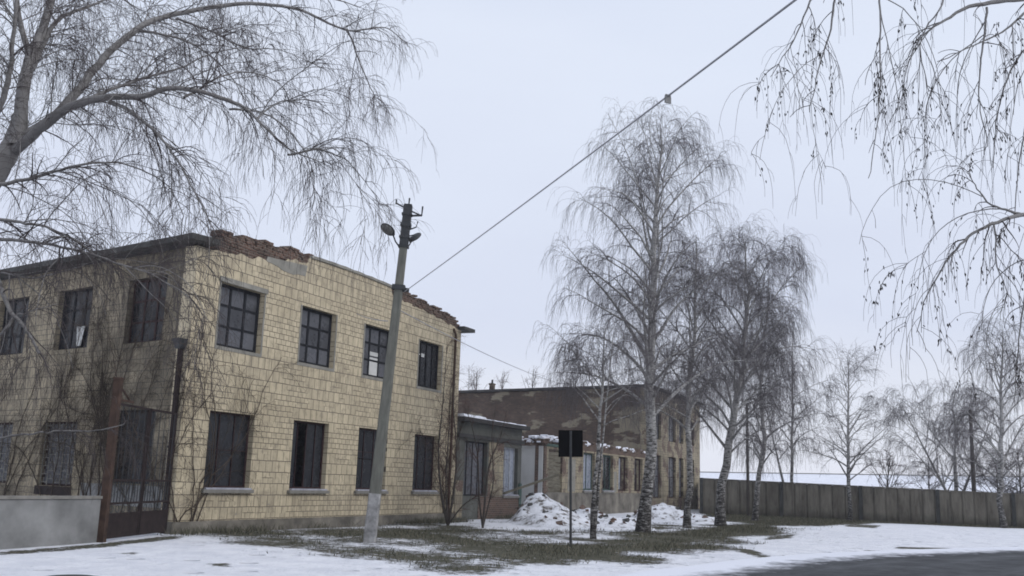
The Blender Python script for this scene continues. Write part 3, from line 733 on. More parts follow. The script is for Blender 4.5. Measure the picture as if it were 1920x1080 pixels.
# low annex next to it
ann = empty('low_annex', fac(16.02), A)
tag(ann, 'low grey annex with flat snowy roof joined to the yellow building', 'building')
wall('wall', M['plaster_grey'], ann, .0, 6.72, -.2, 4.02, [(.78, 2.98, .97, 3.25), (4.72, 6.3, 1.02, 3.15)], 1, .4)
wall('pier', M['tile_old'], ann, 3.12, 4.68, .95, 3.3, (), 1, .01, loc=(0, -.012, 0))
wall('pier', M['tile_old'], ann, 0.02, .7, .1, 1.6, (), 1, .01, loc=(0, -.012, 0))
wall('broken_brick_base', M['brick_red'], ann, 2.2, 6.74, -.2, lambda x: .93 + .05 * jag(x, 3), (), 1, .03, step=.2, loc=(0, -.035, 0))
wall('side_wall', M['brick_red'], ann, .42, 5, -.2, 4.0, (), 1, .3, rz=BL, loc=(6.42, 0, 0))
wall('back_wall', M['brick_red'], ann, 0, 7.5, -.2, 4.0, (), 1, .3, loc=(0, 5, 0))
m = MB(); m.box(-.0, 6.95, -.32, 5.4, 4.03, 4.2); m.box(0, 6.8, -.12, -.01, 3.36, 3.52); m.build('roof', M['roofing'], ann)
m = MB()
for i in range(18):
    x = .05 + i * .36; h = .03 + .03 * abs(jag(x * 3, 1)) + (.08 if x < 2.2 else 0)
    m.quadbox([(x, -.30, 4.202), (x + .36, -.30, 4.202), (x + .36, 5.3, 4.202), (x, 5.3, 4.202), (x, -.24, 4.2 + h), (x + .35, -.24, 4.21 + h * .8), (x + .35, 5.2, 4.3), (x, 5.2, 4.3)])
m.build('roof_snow', M['snow'], ann)
window(ann, .78, 2.98, .97, 3.25, cols=4, rows=1, fm='frame_dark', sill=False, label='wide dark boarded opening')
window(ann, 4.72, 6.3, 1.02, 3.15, cols=3, rows=1, fm='frame_grey', gm='glass_grey', bar=.08, mullion=.08, label='pale framed window with grey panes')
m = MB(); m.box(6.45, 6.72, -.06, -.002, .2, 1.55); m.build('green_board', M['frame_green'], ann)

# collapsed wing
wing = empty('ruined_wing', fac(22.8), A)
tag(wing, 'roofless ruined wing with broken brick top and empty window openings', 'building')
WH = [(3.35, 5.3, 1.0, 3.3), (8.45, 10.35, 1.28, 3.32), (11.7, 13.6, 1.28, 3.32), (14.68, 16.5, 1.28, 3.32), (17.9, 19.7, 1.28, 3.32)]
wall('front_wall', M['tile_old'], wing, 3.05, 20.4, -.2, 3.42, WH, 1, .4)
wall('brick_jamb', M['brick_red'], wing, 2.72, 3.04, -.2, 3.5, (), 1, .5, loc=(0, -.02, 0))
wall('plinth', M['plinth'], wing, 3.05, 20.4, -.2, 1.15, (), 1, .03, loc=(0, -.032, 0))
wall('broken_parapet', M['brick_red'], wing, 5.4, 20.4, 3.425, lambda x: 3.78 + .22 * jag(x * .5, 1) + .10 * jag(x * 2, 5), (), 1, .38, step=.22)
wall('cross_wall', M['plaster'], wing, .05, 6, -.2, 3.42, (), -1, .3, rz=BL, loc=(2.66, 0, 0))
wall('back_wall', M['brick_brown'], wing, 0, 20, -.2, 3.2, (), 1, .3, loc=(1, 6.2, 0))
m = MB(); r_ = random.Random(8)
for i in range(150):
    t = r_.random(); x = -.2 + 5.6 * t
    sz = (r_.uniform(.15, .45), r_.uniform(.12, .25), r_.uniform(.06, .14))
    m.rbox((2.7 + x * .2 + r_.uniform(-.1, .2), x + .1, 3.52 + r_.uniform(0, .28) * (1 - abs(t - .3))), sz, Matrix.Rotation(r_.random() * 6, 3, 'Z') @ Matrix.Rotation(r_.uniform(-.4, .4), 3, 'X'))
for i in range(90):
    x = r_.uniform(2.8, 20.2); sz = (r_.uniform(.15, .4), r_.uniform(.1, .25), r_.uniform(.06, .13))
    m.rbox((x, r_.uniform(.0, .35), 3.72 + r_.uniform(-.1, .18)), sz, Matrix.Rotation(r_.random() * 6, 3, 'Z') @ Matrix.Rotation(r_.uniform(-.4, .4), 3, 'X'))
m.build('fallen_bricks', M['brick_red'], wing)['kind'] = 'stuff'
m = MB()
for i in range(70):
    if i < 26: y = r_.uniform(0, 4.5); c = (2.75 + y * .2, y, 3.62 + r_.uniform(0, .3))
    elif i < 40: c = (r_.uniform(2.8, 5.2), .1, 3.74 + r_.uniform(0, .2))
    else: c = (r_.uniform(5.5, 20), .15, 3.78 + r_.uniform(-.05, .1))
    m.rbox(c, (r_.uniform(.3, .9), r_.uniform(.2, .4), r_.uniform(.05, .13)), Matrix.Rotation(r_.uniform(-.3, .3), 3, 'Z') @ Matrix.Rotation(r_.uniform(-.2, .2), 3, 'Y'))
m.build('snow_cover', M['snow'], wing, bevel=.02)['kind'] = 'stuff'
m = MB(); m.box(2.74, 5.6, -.05, .4, 3.43, 3.56); m.build('lintel_beam', M['frame_green'], wing)
m = MB(); r_ = random.Random(3)
for i in range(13): m.rbox((4.32, .12 + r_.uniform(-.02, .03), .95 + i * .178), (1.98, .04, .165), Matrix.Rotation(r_.uniform(-.025, .025), 3, 'Y'))
m.build('boards', M['wood'], wing)
for i, h in enumerate(WH[1:]):
    window(wing, *h, cols=2, rows=1, fm=['frame_green', 'frame_green', 'frame_maroon', 'frame_maroon'][i], gm=['glass_grey', 'glass_dark', 'glass_grey', 'glass_dark'][i], bar=.09, sill=(i < 2), missing=((1, 0),) if i > 1 else ())
for i, (a, b) in enumerate([(6.1, 7.2), (13.8, 14.3)]):
    m = MB(); m.box(a, b, -.014, -.002, 1.2, 2.9 - i * .5); m.build('plaster_patch', M['cement'], wing)

# tall brick building behind
tall = empty('brick_building', fac(43.4), A)
tag(tall, 'tall brown brick building behind the birches with flat dark roof edge', 'building')
TH = [(1.5, 3.45), (5.4, 7.4), (8.3, 9.6), (11.0, 12.9)]
wall('front_wall', M['tile_old'], tall, 0, 14.8, -.4, 8.12, [(a, b, .85, 3.72) for a, b in TH] + [(a, b, 4.8, 6.6) for a, b in TH], 1, .45)
wall('side_wall', M['brick_brown'], tall, 0.01, 19, -.2, lambda x: 8.10 + .03 * jag(x, 2), (), -1, .45, rz=BL, step=.7)
wall('end_wall', M['brick_brown'], tall, .5, 19, -.2, 8.0, (), 1, .4, rz=math.pi / 2, loc=(14.8, 0, 0))
wall('back_wall', M['brick_brown'], tall, 4, 14.8, -.2, 8.0, (), 1, .4, loc=(0, 18.6, 0))
m = MB(); m.quadbox([(-.25, -.3, 8.14), (15.1, -.3, 8.14), (15.1, 19.2, 8.14), (3.7, 19.2, 8.14), (-.25, -.3, 8.3), (15.1, -.3, 8.3), (15.1, 19.2, 8.3), (3.7, 19.2, 8.3)])
m.build('roof', M['roofing'], tall)
for (a, b) in TH:
    window(tall, a, b, .85, 3.72, cols=2, rows=2, fm='frame_maroon', sill=False); window(tall, a, b, 4.8, 6.6, cols=2, rows=2, fm='frame_dark', sill=False)
m = MB(); m.tube([(10.4, -.14, .1), (10.4, -.14, 8.1)], .07, 8); m.build('drainpipe', M['metal_dark'], tall)
m = MB(); m.box(-.17, .17, -.17, .17, 0, .75); m.box(-.21, .21, -.21, .21, .751, .85)
ch = m.build('chimney', M['brick_brown'], tall, loc=(6.4, 14.5, 8.31))
m = MB(); m.tube([(0, 0, .85), (0, 0, 1.15)], .08, 8); m.build('flue', M['metal_dark'], ch)

# ================================================================== GATE, SLAB WALL, FENCE
cw = empty('concrete_wall', (-9.08, 22.80, 0), math.atan2(20.48 - 22.85, -10.08 + 9.06))
tag(cw, 'low pale concrete slab wall in front of the dirty side wall', 'wall')
for i in range(3):
    m = MB(); m.box(i * 2.95 + .02, (i + 1) * 2.95 - .02, 0, .12, -.1, .93); m.build('slab', M['slab'], cw, bevel=.008)
m = MB(); m.box(0, 8.85, -.03, .15, .935, 1.0); m.build('coping', M['sill_side'], cw)
gt = empty('metal_gate', (-8.95, 22.78, 0), math.atan2(26.40 - 22.78, -8.75 + 8.95))
tag(gt, 'rusty metal gate with tall post between slab wall and building corner', 'gate')
m = MB(); m.box(-.15, .02, -.08, .08, -.1, 3.62); m.box(-.17, .04, -.10, .10, 3.62, 3.66); m.build('post', M['rust'], gt)
m = MB()
for (a, b) in ((.08, 1.82), (1.88, 3.58)):
    m.box(a, a + .05, -.025, .025, .05, 3.1); m.box(b - .05, b, -.025, .025, .05, 3.1)
    for z in (.05, .56, .80, 1.32, 3.05): m.box(a + .05, b - .05, -.022, .022, z, z + .05)
m.build('leaf_frame', M['rust_dark'], gt)
m = MB(); m.box(.13, 1.77, -.012, -.004, .1, .56); m.box(1.93, 3.53, -.012, -.004, .1, .56); m.build('sheet_panel', M['rust_dark'], gt)
m = MB()
for i in range(22):
    x = .2 + i * .155
    if abs(x - 1.85) < .08: continue
    m.box(x - .010, x + .010, -.01, .01, .85, 1.32); (m.box(x - .006, x + .006, -.007, .007, 1.37, 3.05) if i % 2 else None)
for i in range(11):
    x = .28 + i * .31
    if abs(x - 1.85) < .14: continue
    pts_ = [(x + .09 * math.cos(t), 0, .70 + .08 * math.sin(t)) for t in np.linspace(0, 6.283, 11)]
    m.tube(pts_, .009, 4)
m.build('bars', M['metal_dark'], gt)
m = MB(); m.box(.02, .8, -.04, .04, 3.14, 3.19); m.tube([(.02, 0, 3.5), (.7, 0, 3.16)], .025, 6); m.build('bracket', M['rust'], gt)

fA, fB = np.array([13.12, 66.64]), np.array([29.15, 58.0]); fd = fB - fA; fang = math.atan2(fd[1], fd[0])
fence = empty('concrete_fence', (fA[0], fA[1], 0), fang)
tag(fence, 'long grey concrete panel fence with posts beyond the snowy verge', 'fence')
def ftop(x): return 2.24 - .021 * x
posts = [-.15, 5.1, 9.92, 14.28, 18.3, 22.6, 26.9, 31.2, 35.5]
for p_ in posts:
    m = MB(); m.box(p_ - .1, p_ + .1, -.14, .1, -.2, ftop(p_) + .04); m.build('post', M['cement_dark'], fence)
for a, b in zip(posts[:-1], posts[1:]):
    m = MB(); n = 6; w = (b - a - .2) / n
    for i in range(n):
        xa = a + .1 + i * w; xb = xa + w - .09
        m.quadbox([(xa, -.04, -.2), (xb, -.04, -.2), (xb, .05, -.2), (xa, .05, -.2), (xa, -.04, ftop(xa) - .03), (xb, -.04, ftop(xb) - .03), (xb, .05, ftop(xb) - .03), (xa, .05, ftop(xa) - .03)])
        m.box(xb, xb + .09, .03, .045, -.2, ftop(xb) - .04)
    m.quadbox([(a, -.1, ftop(a) - .029), (b, -.1, ftop(b) - .029), (b, .1, ftop(b) - .029), (a, .1, ftop(a) - .029), (a, -.1, ftop(a) + .03), (b, -.1, ftop(b) + .03), (b, .1, ftop(b) + .03), (a, .1, ftop(a) + .03)])
    m.build('panel', M['panel'], fence)
m = MB(); m.box(0, 12.6, -.05, .05, -.2, 2.2)
m.build('return_panel', M['panel'], fence, rz=math.atan2(79.0 - 66.8, 15.3 - 13.0) - fang)
shA, shB = at(1335, 886, 100), at(1860, 892, 88)
sh = empty('long_shed', (shA[0], shA[1], 0), math.atan2(shB[1] - shA[1], shB[0] - shA[0])); Ls = float(np.linalg.norm((shB - shA)[:2]))
tag(sh, 'long low shed with snow covered roof seen over the concrete fence', 'shed')
zr = float(shA[2]); zr2 = float(shB[2])
m = MB(); m.quadbox([(-2, -4.2, 0), (Ls + 6, -4.2, 0), (Ls + 6, 4.2, 0), (-2, 4.2, 0), (-2, -4.2, zr - 1.3), (Ls + 6, -4.2, zr2 - 1.3), (Ls + 6, 4.2, zr2 - 1.3), (-2, 4.2, zr - 1.3)]); m.build('wall', M['panel'], sh)
m = MB()
for s in (-1, 1):
    m.quadbox([(-2.4, s * 4.6, zr - 1.4), (Ls + 6.4, s * 4.6, zr2 - 1.4), (Ls + 6.4, 0, zr2 - .06), (-2.4, 0, zr - .06), (-2.4, s * 4.6, zr - 1.3), (Ls + 6.4, s * 4.6, zr2 - 1.3), (Ls + 6.4, 0, zr2), (-2.4, 0, zr)])
m.build('roof', M['snow'], sh)
m = MB(); m.quadbox([(-2.4, -.12, zr), (Ls + 6.4, -.12, zr2), (Ls + 6.4, .12, zr2), (-2.4, .12, zr), (-2.4, -.12, zr + .05), (Ls + 6.4, -.12, zr2 + .05), (Ls + 6.4, .12, zr2 + .05), (-2.4, .12, zr + .05)]); m.build('ridge', M['cement'], sh)

# ================================================================== SNOWY RUBBLE
def heap(name, cx, cy, rx, ry, bumps, label, cat, seed, nd, ang=0.0):
    root = empty(name, (cx, cy, 0), ang); n = 90
    gx_, gy_ = np.meshgrid(np.linspace(-rx, rx, n), np.linspace(-ry, ry, n)); x, y = gx_.ravel(), gy_.ravel()
    hz = np.zeros_like(x)
    for (bx, by, br, bh) in bumps: hz = np.maximum(hz, bh * np.clip(1 - np.hypot((x - bx), (y - by)) / br, 0, 1) ** .85)
    fall = np.clip(1.35 - 1.35 * np.hypot(x / rx, y / ry), 0, 1)
    hz = (hz * (1 + .28 * fbm(x * 1.9, y * 1.9, seed + 5)) + fbm(x * 3.4, y * 3.4, seed) * .085 + .10) * np.clip(fall * 3, 0, 1) - .07 + fbm(x * 9, y * 9, seed + 1) * .03 * fall
    idx = np.arange(n * n).reshape(n, n)
    F_ = np.stack([idx[:-1, :-1], idx[:-1, 1:], idx[1:, 1:], idx[1:, :-1]], -1).reshape(-1, 4)
    npmesh('snow_cover', np.stack([x, y, hz], 1), F_, M['heap'], root)
    r = random.Random(seed); m = MB()
    for i in range(nd):
        k = r.randrange(n * n)
        if hz[k] < .05: continue
        s = r.uniform(.05, .2)
        R_ = Matrix.Rotation(r.random() * 6, 3, 'Z') @ Matrix.Rotation(r.uniform(-.8, .8), 3, 'X') @ Matrix.Rotation(r.uniform(-.6, .6), 3, 'Y')
        m.rbox((x[k], y[k], hz[k] + s * .06), (s * r.uniform(.8, 1.7), s, s * r.uniform(.3, .7)), R_, r.randrange(2))
    m.build('debris', [M['brick_red'], M['cement_dark']], root)['kind'] = 'stuff'
    return tag(root, label, cat)
heap('rubble_heap', 3.0, 40.6, 3.1, 4.4, [(-1.5, 1.0, 1.8, 1.12), (-.9, -.6, 1.6, .75), (-1.6, -1.6, 1.3, .4), (.5, 1.2, 1.7, .5), (1.3, -.6, 1.5, .42), (2.3, .6, 1.4, .4)], 'tall snowy rubble heap in front of the white wall of the ruined wing', 'rubble', 21, 160)
heap('rubble_heap', 8.6, 50.5, 2.6, 4.4, [(-.6, .5, 2.0, .7), (.9, -1, 1.6, .35)], 'low snowy rubble heap right of the thick birch trunk', 'rubble', 33, 110)
m = MB(); m.rbox((0, 0, 0), (3.2, .16, .10), Matrix.Rotation(-.35, 3, 'Y')); bm_ = m.build('fallen_beam', M['wood'], None, loc=tuple(gnd(1003, 975) * [1, 1, 0] + np.array([-.4, 1.6, 1.45])), rz=.15)
tag(bm_, 'weathered wooden beam leaning on top of the tall rubble heap', 'beam')

# manhole in the corner
mh = gnd(132, 1092); root = empty('manhole', (mh[0], mh[1], 0)); tag(root, 'dark round manhole with raised rim in the snow by the frame edge', 'manhole')
m = MB(); m.tube([(0, 0, -.02), (0, 0, .05), (0, 0, .062)], [.46, .46, .43], 40); m.build('rim', M['asphalt'], root)
m = MB(); m.tube([(0, 0, .063), (0, 0, .072), (0, 0, .08)], [.34, .34, .32], 32); m.build('lid', M['metal_dark'], root)

# ================================================================== POLE, CABLES, SIGN
def ell(m, c, R, rx, ry, rz, mi=0, nu=18, nv=10, cut=None):
    b = len(m.v)
    for i in range(nv + 1):
        ph = -math.pi / 2 + math.pi * i / nv
        for j in range(nu):
            th = 2 * math.pi * j / nu
            z = math.sin(ph) * rz
            if cut is not None: z = max(z, cut)
            m.v.append(tuple(Vector(c) + R @ Vector((math.cos(ph) * math.cos(th) * rx, math.cos(ph) * math.sin(th) * ry, z))))
    for i in range(nv):
        for j in range(nu):
            m.f.append((b + i * nu + j, b + i * nu + (j + 1) % nu, b + (i + 1) * nu + (j + 1) % nu, b + (i + 1) * nu + j)); m.mi.append(mi)
pg = gnd(693, 1015); pole = empty('utility_pole', (pg[0], pg[1], 0)); pole.rotation_euler = (0, math.atan2(.52, 8.89), 0)
tag(pole, 'leaning concrete utility pole with two street lamps in front of yellow building', 'utility pole')
m = MB(); a0, a1, b0, b1 = .155, .095, .12, .085
def oct_(hw, hd, z, c=.03): return [(-hw + c, -hd, z), (hw - c, -hd, z), (hw, -hd + c, z), (hw, hd - c, z), (hw - c, hd, z), (-hw + c, hd, z), (-hw, hd - c, z), (-hw, -hd + c, z)]
def oprism(m, lo, hi):
    b = len(m.v); m.v += lo + hi
    for i in range(8): m.f.append((b + i, b + (i + 1) % 8, b + 8 + (i + 1) % 8, b + 8 + i)); m.mi.append(0)
    m.f.append(tuple(b + i for i in range(8))[::-1]); m.f.append(tuple(b + 8 + i for i in range(8))); m.mi += [0, 0]
oprism(m, oct_(a0, b0, -.3), oct_(a1, b1, 8.85)); m.build('shaft', M['concrete'], pole)
wj = lambda z: (a0 + (a1 - a0) * z / 8.85 + .004, b0 + (b1 - b0) * z / 8.85 + .004)
m = MB(); oprism(m, oct_(*wj(0), -.05), oct_(*wj(1.2), 1.2)); m.build('whitewashed_base', M['whitewash'], pole)
m = MB()
for z, h in ((7.72, .06), (7.98, .05), (8.3, .10), (8.62, .05)): m.box(-.14, .14, -.125, .125, z, z + h)
m.box(-.105, .105, -.10, -.09, 7.75, 8.9); m.box(-.115, -.105, -.09, .09, 7.75, 8.9); m.box(.105, .115, -.09, .09, 7.75, 8.9); m.box(-.105, .105, -.09, .09, 8.86, 8.93)
m.build('clamp_bands', M['metal_dark'], pole)
m = MB(); m.tube([(-.33, -.1, 8.92), (.02, 0, 8.78), (.40, .05, 8.66)], .022, 6)
for x, z, h in ((-.33, 8.90, .13), (.02, 8.90, .2), (.40, 8.64, .26)): m.tube([(x, -.05, z), (x, -.05, z + h)], [.018, .026], 6)
m.build('crossarm', M['metal_dark'], pole)
m = MB(); m.tube([(.08, 0, 8.22), (.28, .0, 8.32), (.31, 0, 8.48)], .02, 6); m.tube([(.08, 0, 8.62), (.38, .0, 8.66)], .03, 6); m.tube([(.08, 0, 8.05), (.24, 0, 8.1)], .014, 6); m.build('insulator_hook', M['metal_dark'], pole)
for s, tip, dir_, el_, lab in ((-1, (-.30, -.18, 8.02), (-.62, -.55, .42), 1, 'left lamp showing its oval lens'), (1, (.17, .12, 7.95), (.45, .62, .75), -1, 'right lamp seen edge on')):
    m = MB(); st = (s * .1, 0, 7.72)
    m.tube([st, ((st[0] + tip[0]) / 2 + s * .02, tip[1] / 2, 7.85), tip], .02, 6)
    la = m.build('street_lamp', M['metal_dark'], pole); la['label'] = lab
    d = Vector(dir_).normalized(); up_ = Vector((0, 0, 1)) if s > 0 else Vector((.1, .75, .65))
    z_ = (up_ - up_.dot(d) * d).normalized(); y_ = z_.cross(d); R_ = Matrix((d, y_, z_)).transposed()
    c = Vector(tip) + d * .2
    m = MB(); ell(m, c, R_, .235, .15, .075, cut=-.02); m.tube([Vector(tip) - d * .04, Vector(tip) + d * .08], .04, 8); m.build('lamp_head', M['metal_dark'], la, smooth=True)
    m = MB(); ell(m, c + d * .02 - z_ * .02, R_, .19, .12, .045); m.build('lens', M['lamp_glass'], la, smooth=True)
m = MB(); m.box(-.17, .17, -.14, .14, 6.55, 6.68); m.box(.1, .28, -.05, .05, 6.52, 6.62); m.build('cable_anchor', M['metal_dark'], pole)

def cable(name, p, q, sag, r, label, n=40):
    p, q = np.array(p), np.array(q); t = np.linspace(0, 1, n)
    P = p[None] * (1 - t[:, None]) + q[None] * t[:, None]; P[:, 2] -= sag * 4 * t * (1 - t)
    base = P[0].copy(); m = MB(); m.tube([tuple(x - base) for x in P], r, 8)
    o = m.build(name, M['cable'], None, loc=tuple(base), smooth=True); tag(o, label, 'cable'); return P

pc = at(757, 548, 26.0); pe = at(1480, 0, 8.2); ext = pe + (pe - pc) * .45
P = cable('overhead_cable', pc, ext, .05, .011, 'thick overhead cable running from the pole up over the road')
m = MB(); tagp = at(1217, 212, 12.6)
# find the cable point nearest the marker's line of sight
vp = np.array([((p_ - EYEP) @ Rv / ((p_ - EYEP) @ Fv)) * FPX + 960 for p_ in P]); kk = int(np.argmin(abs(vp - 1222)))
mk = P[kk] + (P[min(kk + 1, len(P) - 1)] - P[kk]) * .3
m.box(-.04, .04, -.01, .01, -.085, -.01); m.tube([(-.03, 0, 0), (.03, 0, 0)], .020, 8); o = m.build('cable_tag', M['slab'], None, loc=tuple(mk), rz=.5); tag(o, 'small grey tag hanging from the thick overhead cable', 'tag')
e2 = at(1078, 727, 62)
cable('service_wire', at(752, 583, 26.0), e2, .25, .012, 'thin wire sagging from the pole past the gable to the brick building', 60)
cable('service_wire', at(727, 602, 26.0), fac(8.0, .03, 7.15), .05, .012, 'short dark wire from the pole to the wall above the third window', 12)

sg = gnd(1070, 1022); sign = empty('road_sign', (sg[0], sg[1], 0), rad(-4)); sign.rotation_euler = (0, rad(-1.2), rad(-3))
tag(sign, 'square black back of a road sign on a thin post among the birches', 'sign')
m = MB(); m.tube([(0, 0, -.1), (0, 0, 1.35), (0, 0, 3.02)], .036, 10); m.build('post', M['metal_dark'], sign)
m = MB(); m.box(-.33, .33, .045, .06, 2.32, 3.04); m.build('plate', M['black'], sign, bevel=.01)
m = MB(); m.box(-.33, -.30, .02, .0445, 2.34, 3.02); m.box(.30, .33, .02, .0445, 2.34, 3.02); m.box(-.055, .055, .037, .0445, 2.36, 3.0)
m.build('bracket', M['black'], sign)

wp = at(1829, 980, 66); rp_ = empty('wooden_pole', (wp[0], wp[1], 0)); rp_.rotation_euler = (0, rad(.6), 0)
tag(rp_, 'bare dark wooden pole standing before the fence on the right', 'pole')
m = MB(); m.tube([(0, 0, -.1), (0, 0, 3.5), (0, 0, 7.3)], [.15, .13, .105], 10); m.build('shaft', M['bark_dark'], rp_)
m = MB(); m.tube([(-.0, -.13, .0), (0, -.13, 1.9)], .07, 8); m.build('stub_post', M['cement_dark'], rp_)
tp = at(1403, 970, 62.5); th_ = empty('thin_post', (tp[0], tp[1], 0)); tag(th_, 'thin dark post beside the slim birch trunks near the fence', 'post')
m = MB(); m.tube([(0, 0, -.1), (0, 0, 6.9)], [.10, .085], 8); m.build('shaft', M['bark_dark'], th_)
m = MB(); m.box(-.12, .12, -.12, .12, 6.9, 6.96); m.build('cap', M['metal_dark'], th_)

# ================================================================== TREES OF THE GROVE
def gb(x, y, Y=None):
    p = gnd(x, y); return (p[0], p[1], 0.0)
def top_at(px, py, base): return tuple(at(px, py, base[1]))
grove = 'bare birches of the grove before the brick building'
b = gb(1207, 998)
birch(101, b, top_at(1238, 232, b), .23, 4.0, 3.5, 54, 'tallest weeping birch with thick black and white trunk', group=grove, twl=1.5, dens=2.3, bend=.5, tr=.0052,
      shape=lambda s: 1.0 + .14 * math.sin(s * 11) - .38 * s ** 2)
b = gb(1350, 985)
birch(102, b, top_at(1392, 440, b), .22, 3.0, 3.35, 46, 'dense weeping birch with mottled trunk, right of the tallest birch', group=grove, twl=1.6, dens=3.5, bend=.8, sub=2.3, tr=.0056,
      shape=lambda s: .95 + .15 * math.sin(s * 7.0) - .30 * s ** 2)
b = gb(1110, 1010)
birch(103, b, top_at(1135, 615, b), .075, 3.4, 2.25, 26, 'small young birch with two thin pale stems near the road sign', group=grove, twl=1.1, dens=4.2, tr=.005, bend=.25,
      stems=[(.55, .25, 6.3, .06)], elev=(.25, .8), shape=lambda s: 1.0 - .3 * s)
b = gb(1287, 990)
birch(104, b, top_at(1305, 440, b), .14, 3.6, 2.7, 42, 'dark trunked birch standing between the two largest birches', group=grove, twl=1.4, dens=3.2, bend=.5, tr=.0054)
b = gb(1417, 977)
birch(105, b, top_at(1440, 520, b), .15, 2.6, 2.9, 36, 'crooked birch before the fence left of the slim twin birches', group=grove, twl=1.8, dens=3.0, bend=.9, tr=.0062)
b = gb(1482, 968)
birch(106, b, top_at(1488, 610, b), .12, 3.4, 2.7, 28, 'slim twin stemmed birch close to the concrete fence', group=grove, twl=1.7, dens=2.6, tr=.008, stems=[(-2.2, 1.0, 11.5, .04)], bend=.4)
b = gb(1592, 976)
birch(107, b, top_at(1590, 672, b), .13, 2.2, 2.9, 40, 'slender sparse birch standing alone before the middle of the fence', twl=1.0, dens=1.9, tr=.0062, droop=.08, sub=1.6,
      elev=(.35, .8), sec=1.2, lgrav=.02, bend=.25, shape=lambda s: 1.0 - .75 * s + .15 * math.sin(s * 9))
# right hand group beyond and before the fence
b = gb(1876, 989)
birch(108, b, top_at(1880, 610, b), .17, 2.0, 3.4, 34, 'tall weeping birch before the fence at the right edge', twl=1.7, dens=1.9, tr=.0062, bend=.6, shape=lambda s: .85 + .1 * math.sin(9 * s) - .3 * s)
p_ = at(1795, 950, 71)
birch(109, (p_[0], p_[1], 0), top_at(1790, 735, p_), .18, 1.8, 5.2, 44, 'spreading weeping birch behind the fence beside the wooden pole', twl=1.3, dens=1.7, tr=.0068, elev=(.45, .95), bend=.7,
      stems=[(-4.0, -1, 8.0, .08), (3.2, 0, 8.0, .1)], shape=lambda s: 1.05 - .55 * s)
p_ = at(1665, 930, 72)
birch(110, (p_[0], p_[1], 0), (p_[0] + .2, p_[1], 4.4), .07, .5, 1.7, 26, 'small rounded shrub peeking over the fence right of the slender birch', cat='shrub', name='shrub', twl=.5, dens=2.2, tr=.012, droop=.02, sub=.8,
      elev=(.7, 1.1), bark='bark_dark', twig='twig_red', lgrav=0.0, sec=.7)
for i, (px_, Y_, h_, w_2) in enumerate([(1745, 78, 4.3, 2.0), (1870, 70, 3.9, 3.0), (1912, 66, 5.0, 3.2)]):
    p_ = at(px_, 930, Y_)
    birch(120 + i, (p_[0], p_[1], 0), (p_[0], p_[1], h_), .08, .4, w_2, 26, ['faint low bush behind the fence left of the wooden pole', 'dark tangled bush behind the fence right of the wooden pole', 'darkest tall bush at the right frame edge behind the fence'][i],
          cat='bush', name='bush', twl=.7, dens=2.4, tr=.010, droop=.05, sub=1.2, elev=(.3, .9), bark='bark_dark', twig='twig', lgrav=.02, group='bushes behind the concrete fence')
# small trees far behind the brick building
for i, (px_, py_, Y_, w_2) in enumerate([(895, 690, 104, 2.6), (943, 700, 108, 2.2), (1000, 692, 100, 1.8)]):
    t_ = at(px_, py_, Y_)
    birch(130 + i, (t_[0], t_[1], 0), tuple(t_), .16, 6.0, w_2, 18, ['faint bare tree left of the chimney behind the brick building', 'faint bare tree just right of the chimney behind the brick building', 'reddish bare tree top furthest right behind the brick building roof'][i],
          cat='tree', name='bare_tree', twl=.8, dens=1.3, tr=.011, droop=.03, sub=.8, elev=(.8, 1.2), bark='bark_dark', twig='twig_red', lgrav=0.0)

# leggy shrubs by the end of the yellow building
def shrub(seed, base, stems, label, twl, dens=3.2, tr=.004):
    rng = np.random.default_rng(seed); root = empty('shrub', base); B = np.array(base)
    SP, SR = [], []
    for pts_, r_0 in stems:
        P_, R_ = resample([np.array(q) - B for q in pts_], np.linspace(r_0, .008, len(pts_)), 14)
        SP.append(P_); SR.append(R_)
    SP, SR = np.array(SP), np.array(SR)
    bb, _, _ = weeping(rng, SP, SR, dens, .8, twl, tr, .10, 1.6, tmin=.25, sec_ang=(.3, .8))
    V, Fq = tubes([(SP, SR, 7)]); npmesh('stems', V, Fq, M['bark_dark'], root)
    V, Fq = tubes(bb); npmesh('twigs', V, Fq, M['twig_red'], root)
    tag(root, label, 'shrub', 'leggy shrubs at the end of the yellow building')
b = gb(840, 985); W = lambda x, y, d=0: tuple(at(x, y, b[1] + d))
shrub(61, b, [([b, W(828, 930), W(822, 850, .3), W(830, 760, .5), W(838, 650, .4)], .055), ([b, W(850, 925, -.2), W(856, 850, -.3), W(850, 760), W(852, 690, .3)], .05),
              ([b, W(836, 900, .4), W(842, 800, .5), W(846, 720, .2)], .035), ([b, W(866, 950, -.3), W(893, 930, -.4)], .03)], 'tall reddish shrub with two dark stems at the corner of the yellow building', .7, dens=4.5)
b = gb(905, 990); W = lambda x, y, d=0: tuple(at(x, y, b[1] + d))
shrub(62, b, [([b, W(910, 930), W(918, 870, .2), W(938, 820, .4), W(950, 770, .4)], .045), ([b, W(898, 930, .2), W(896, 860, .2), W(885, 800), W(870, 760, .2)], .035),
              ([b, W(915, 950), W(925, 900, -.3), W(922, 820), W(930, 760)], .03)], 'thin dark shrub in front of the low annex doorway', .6)

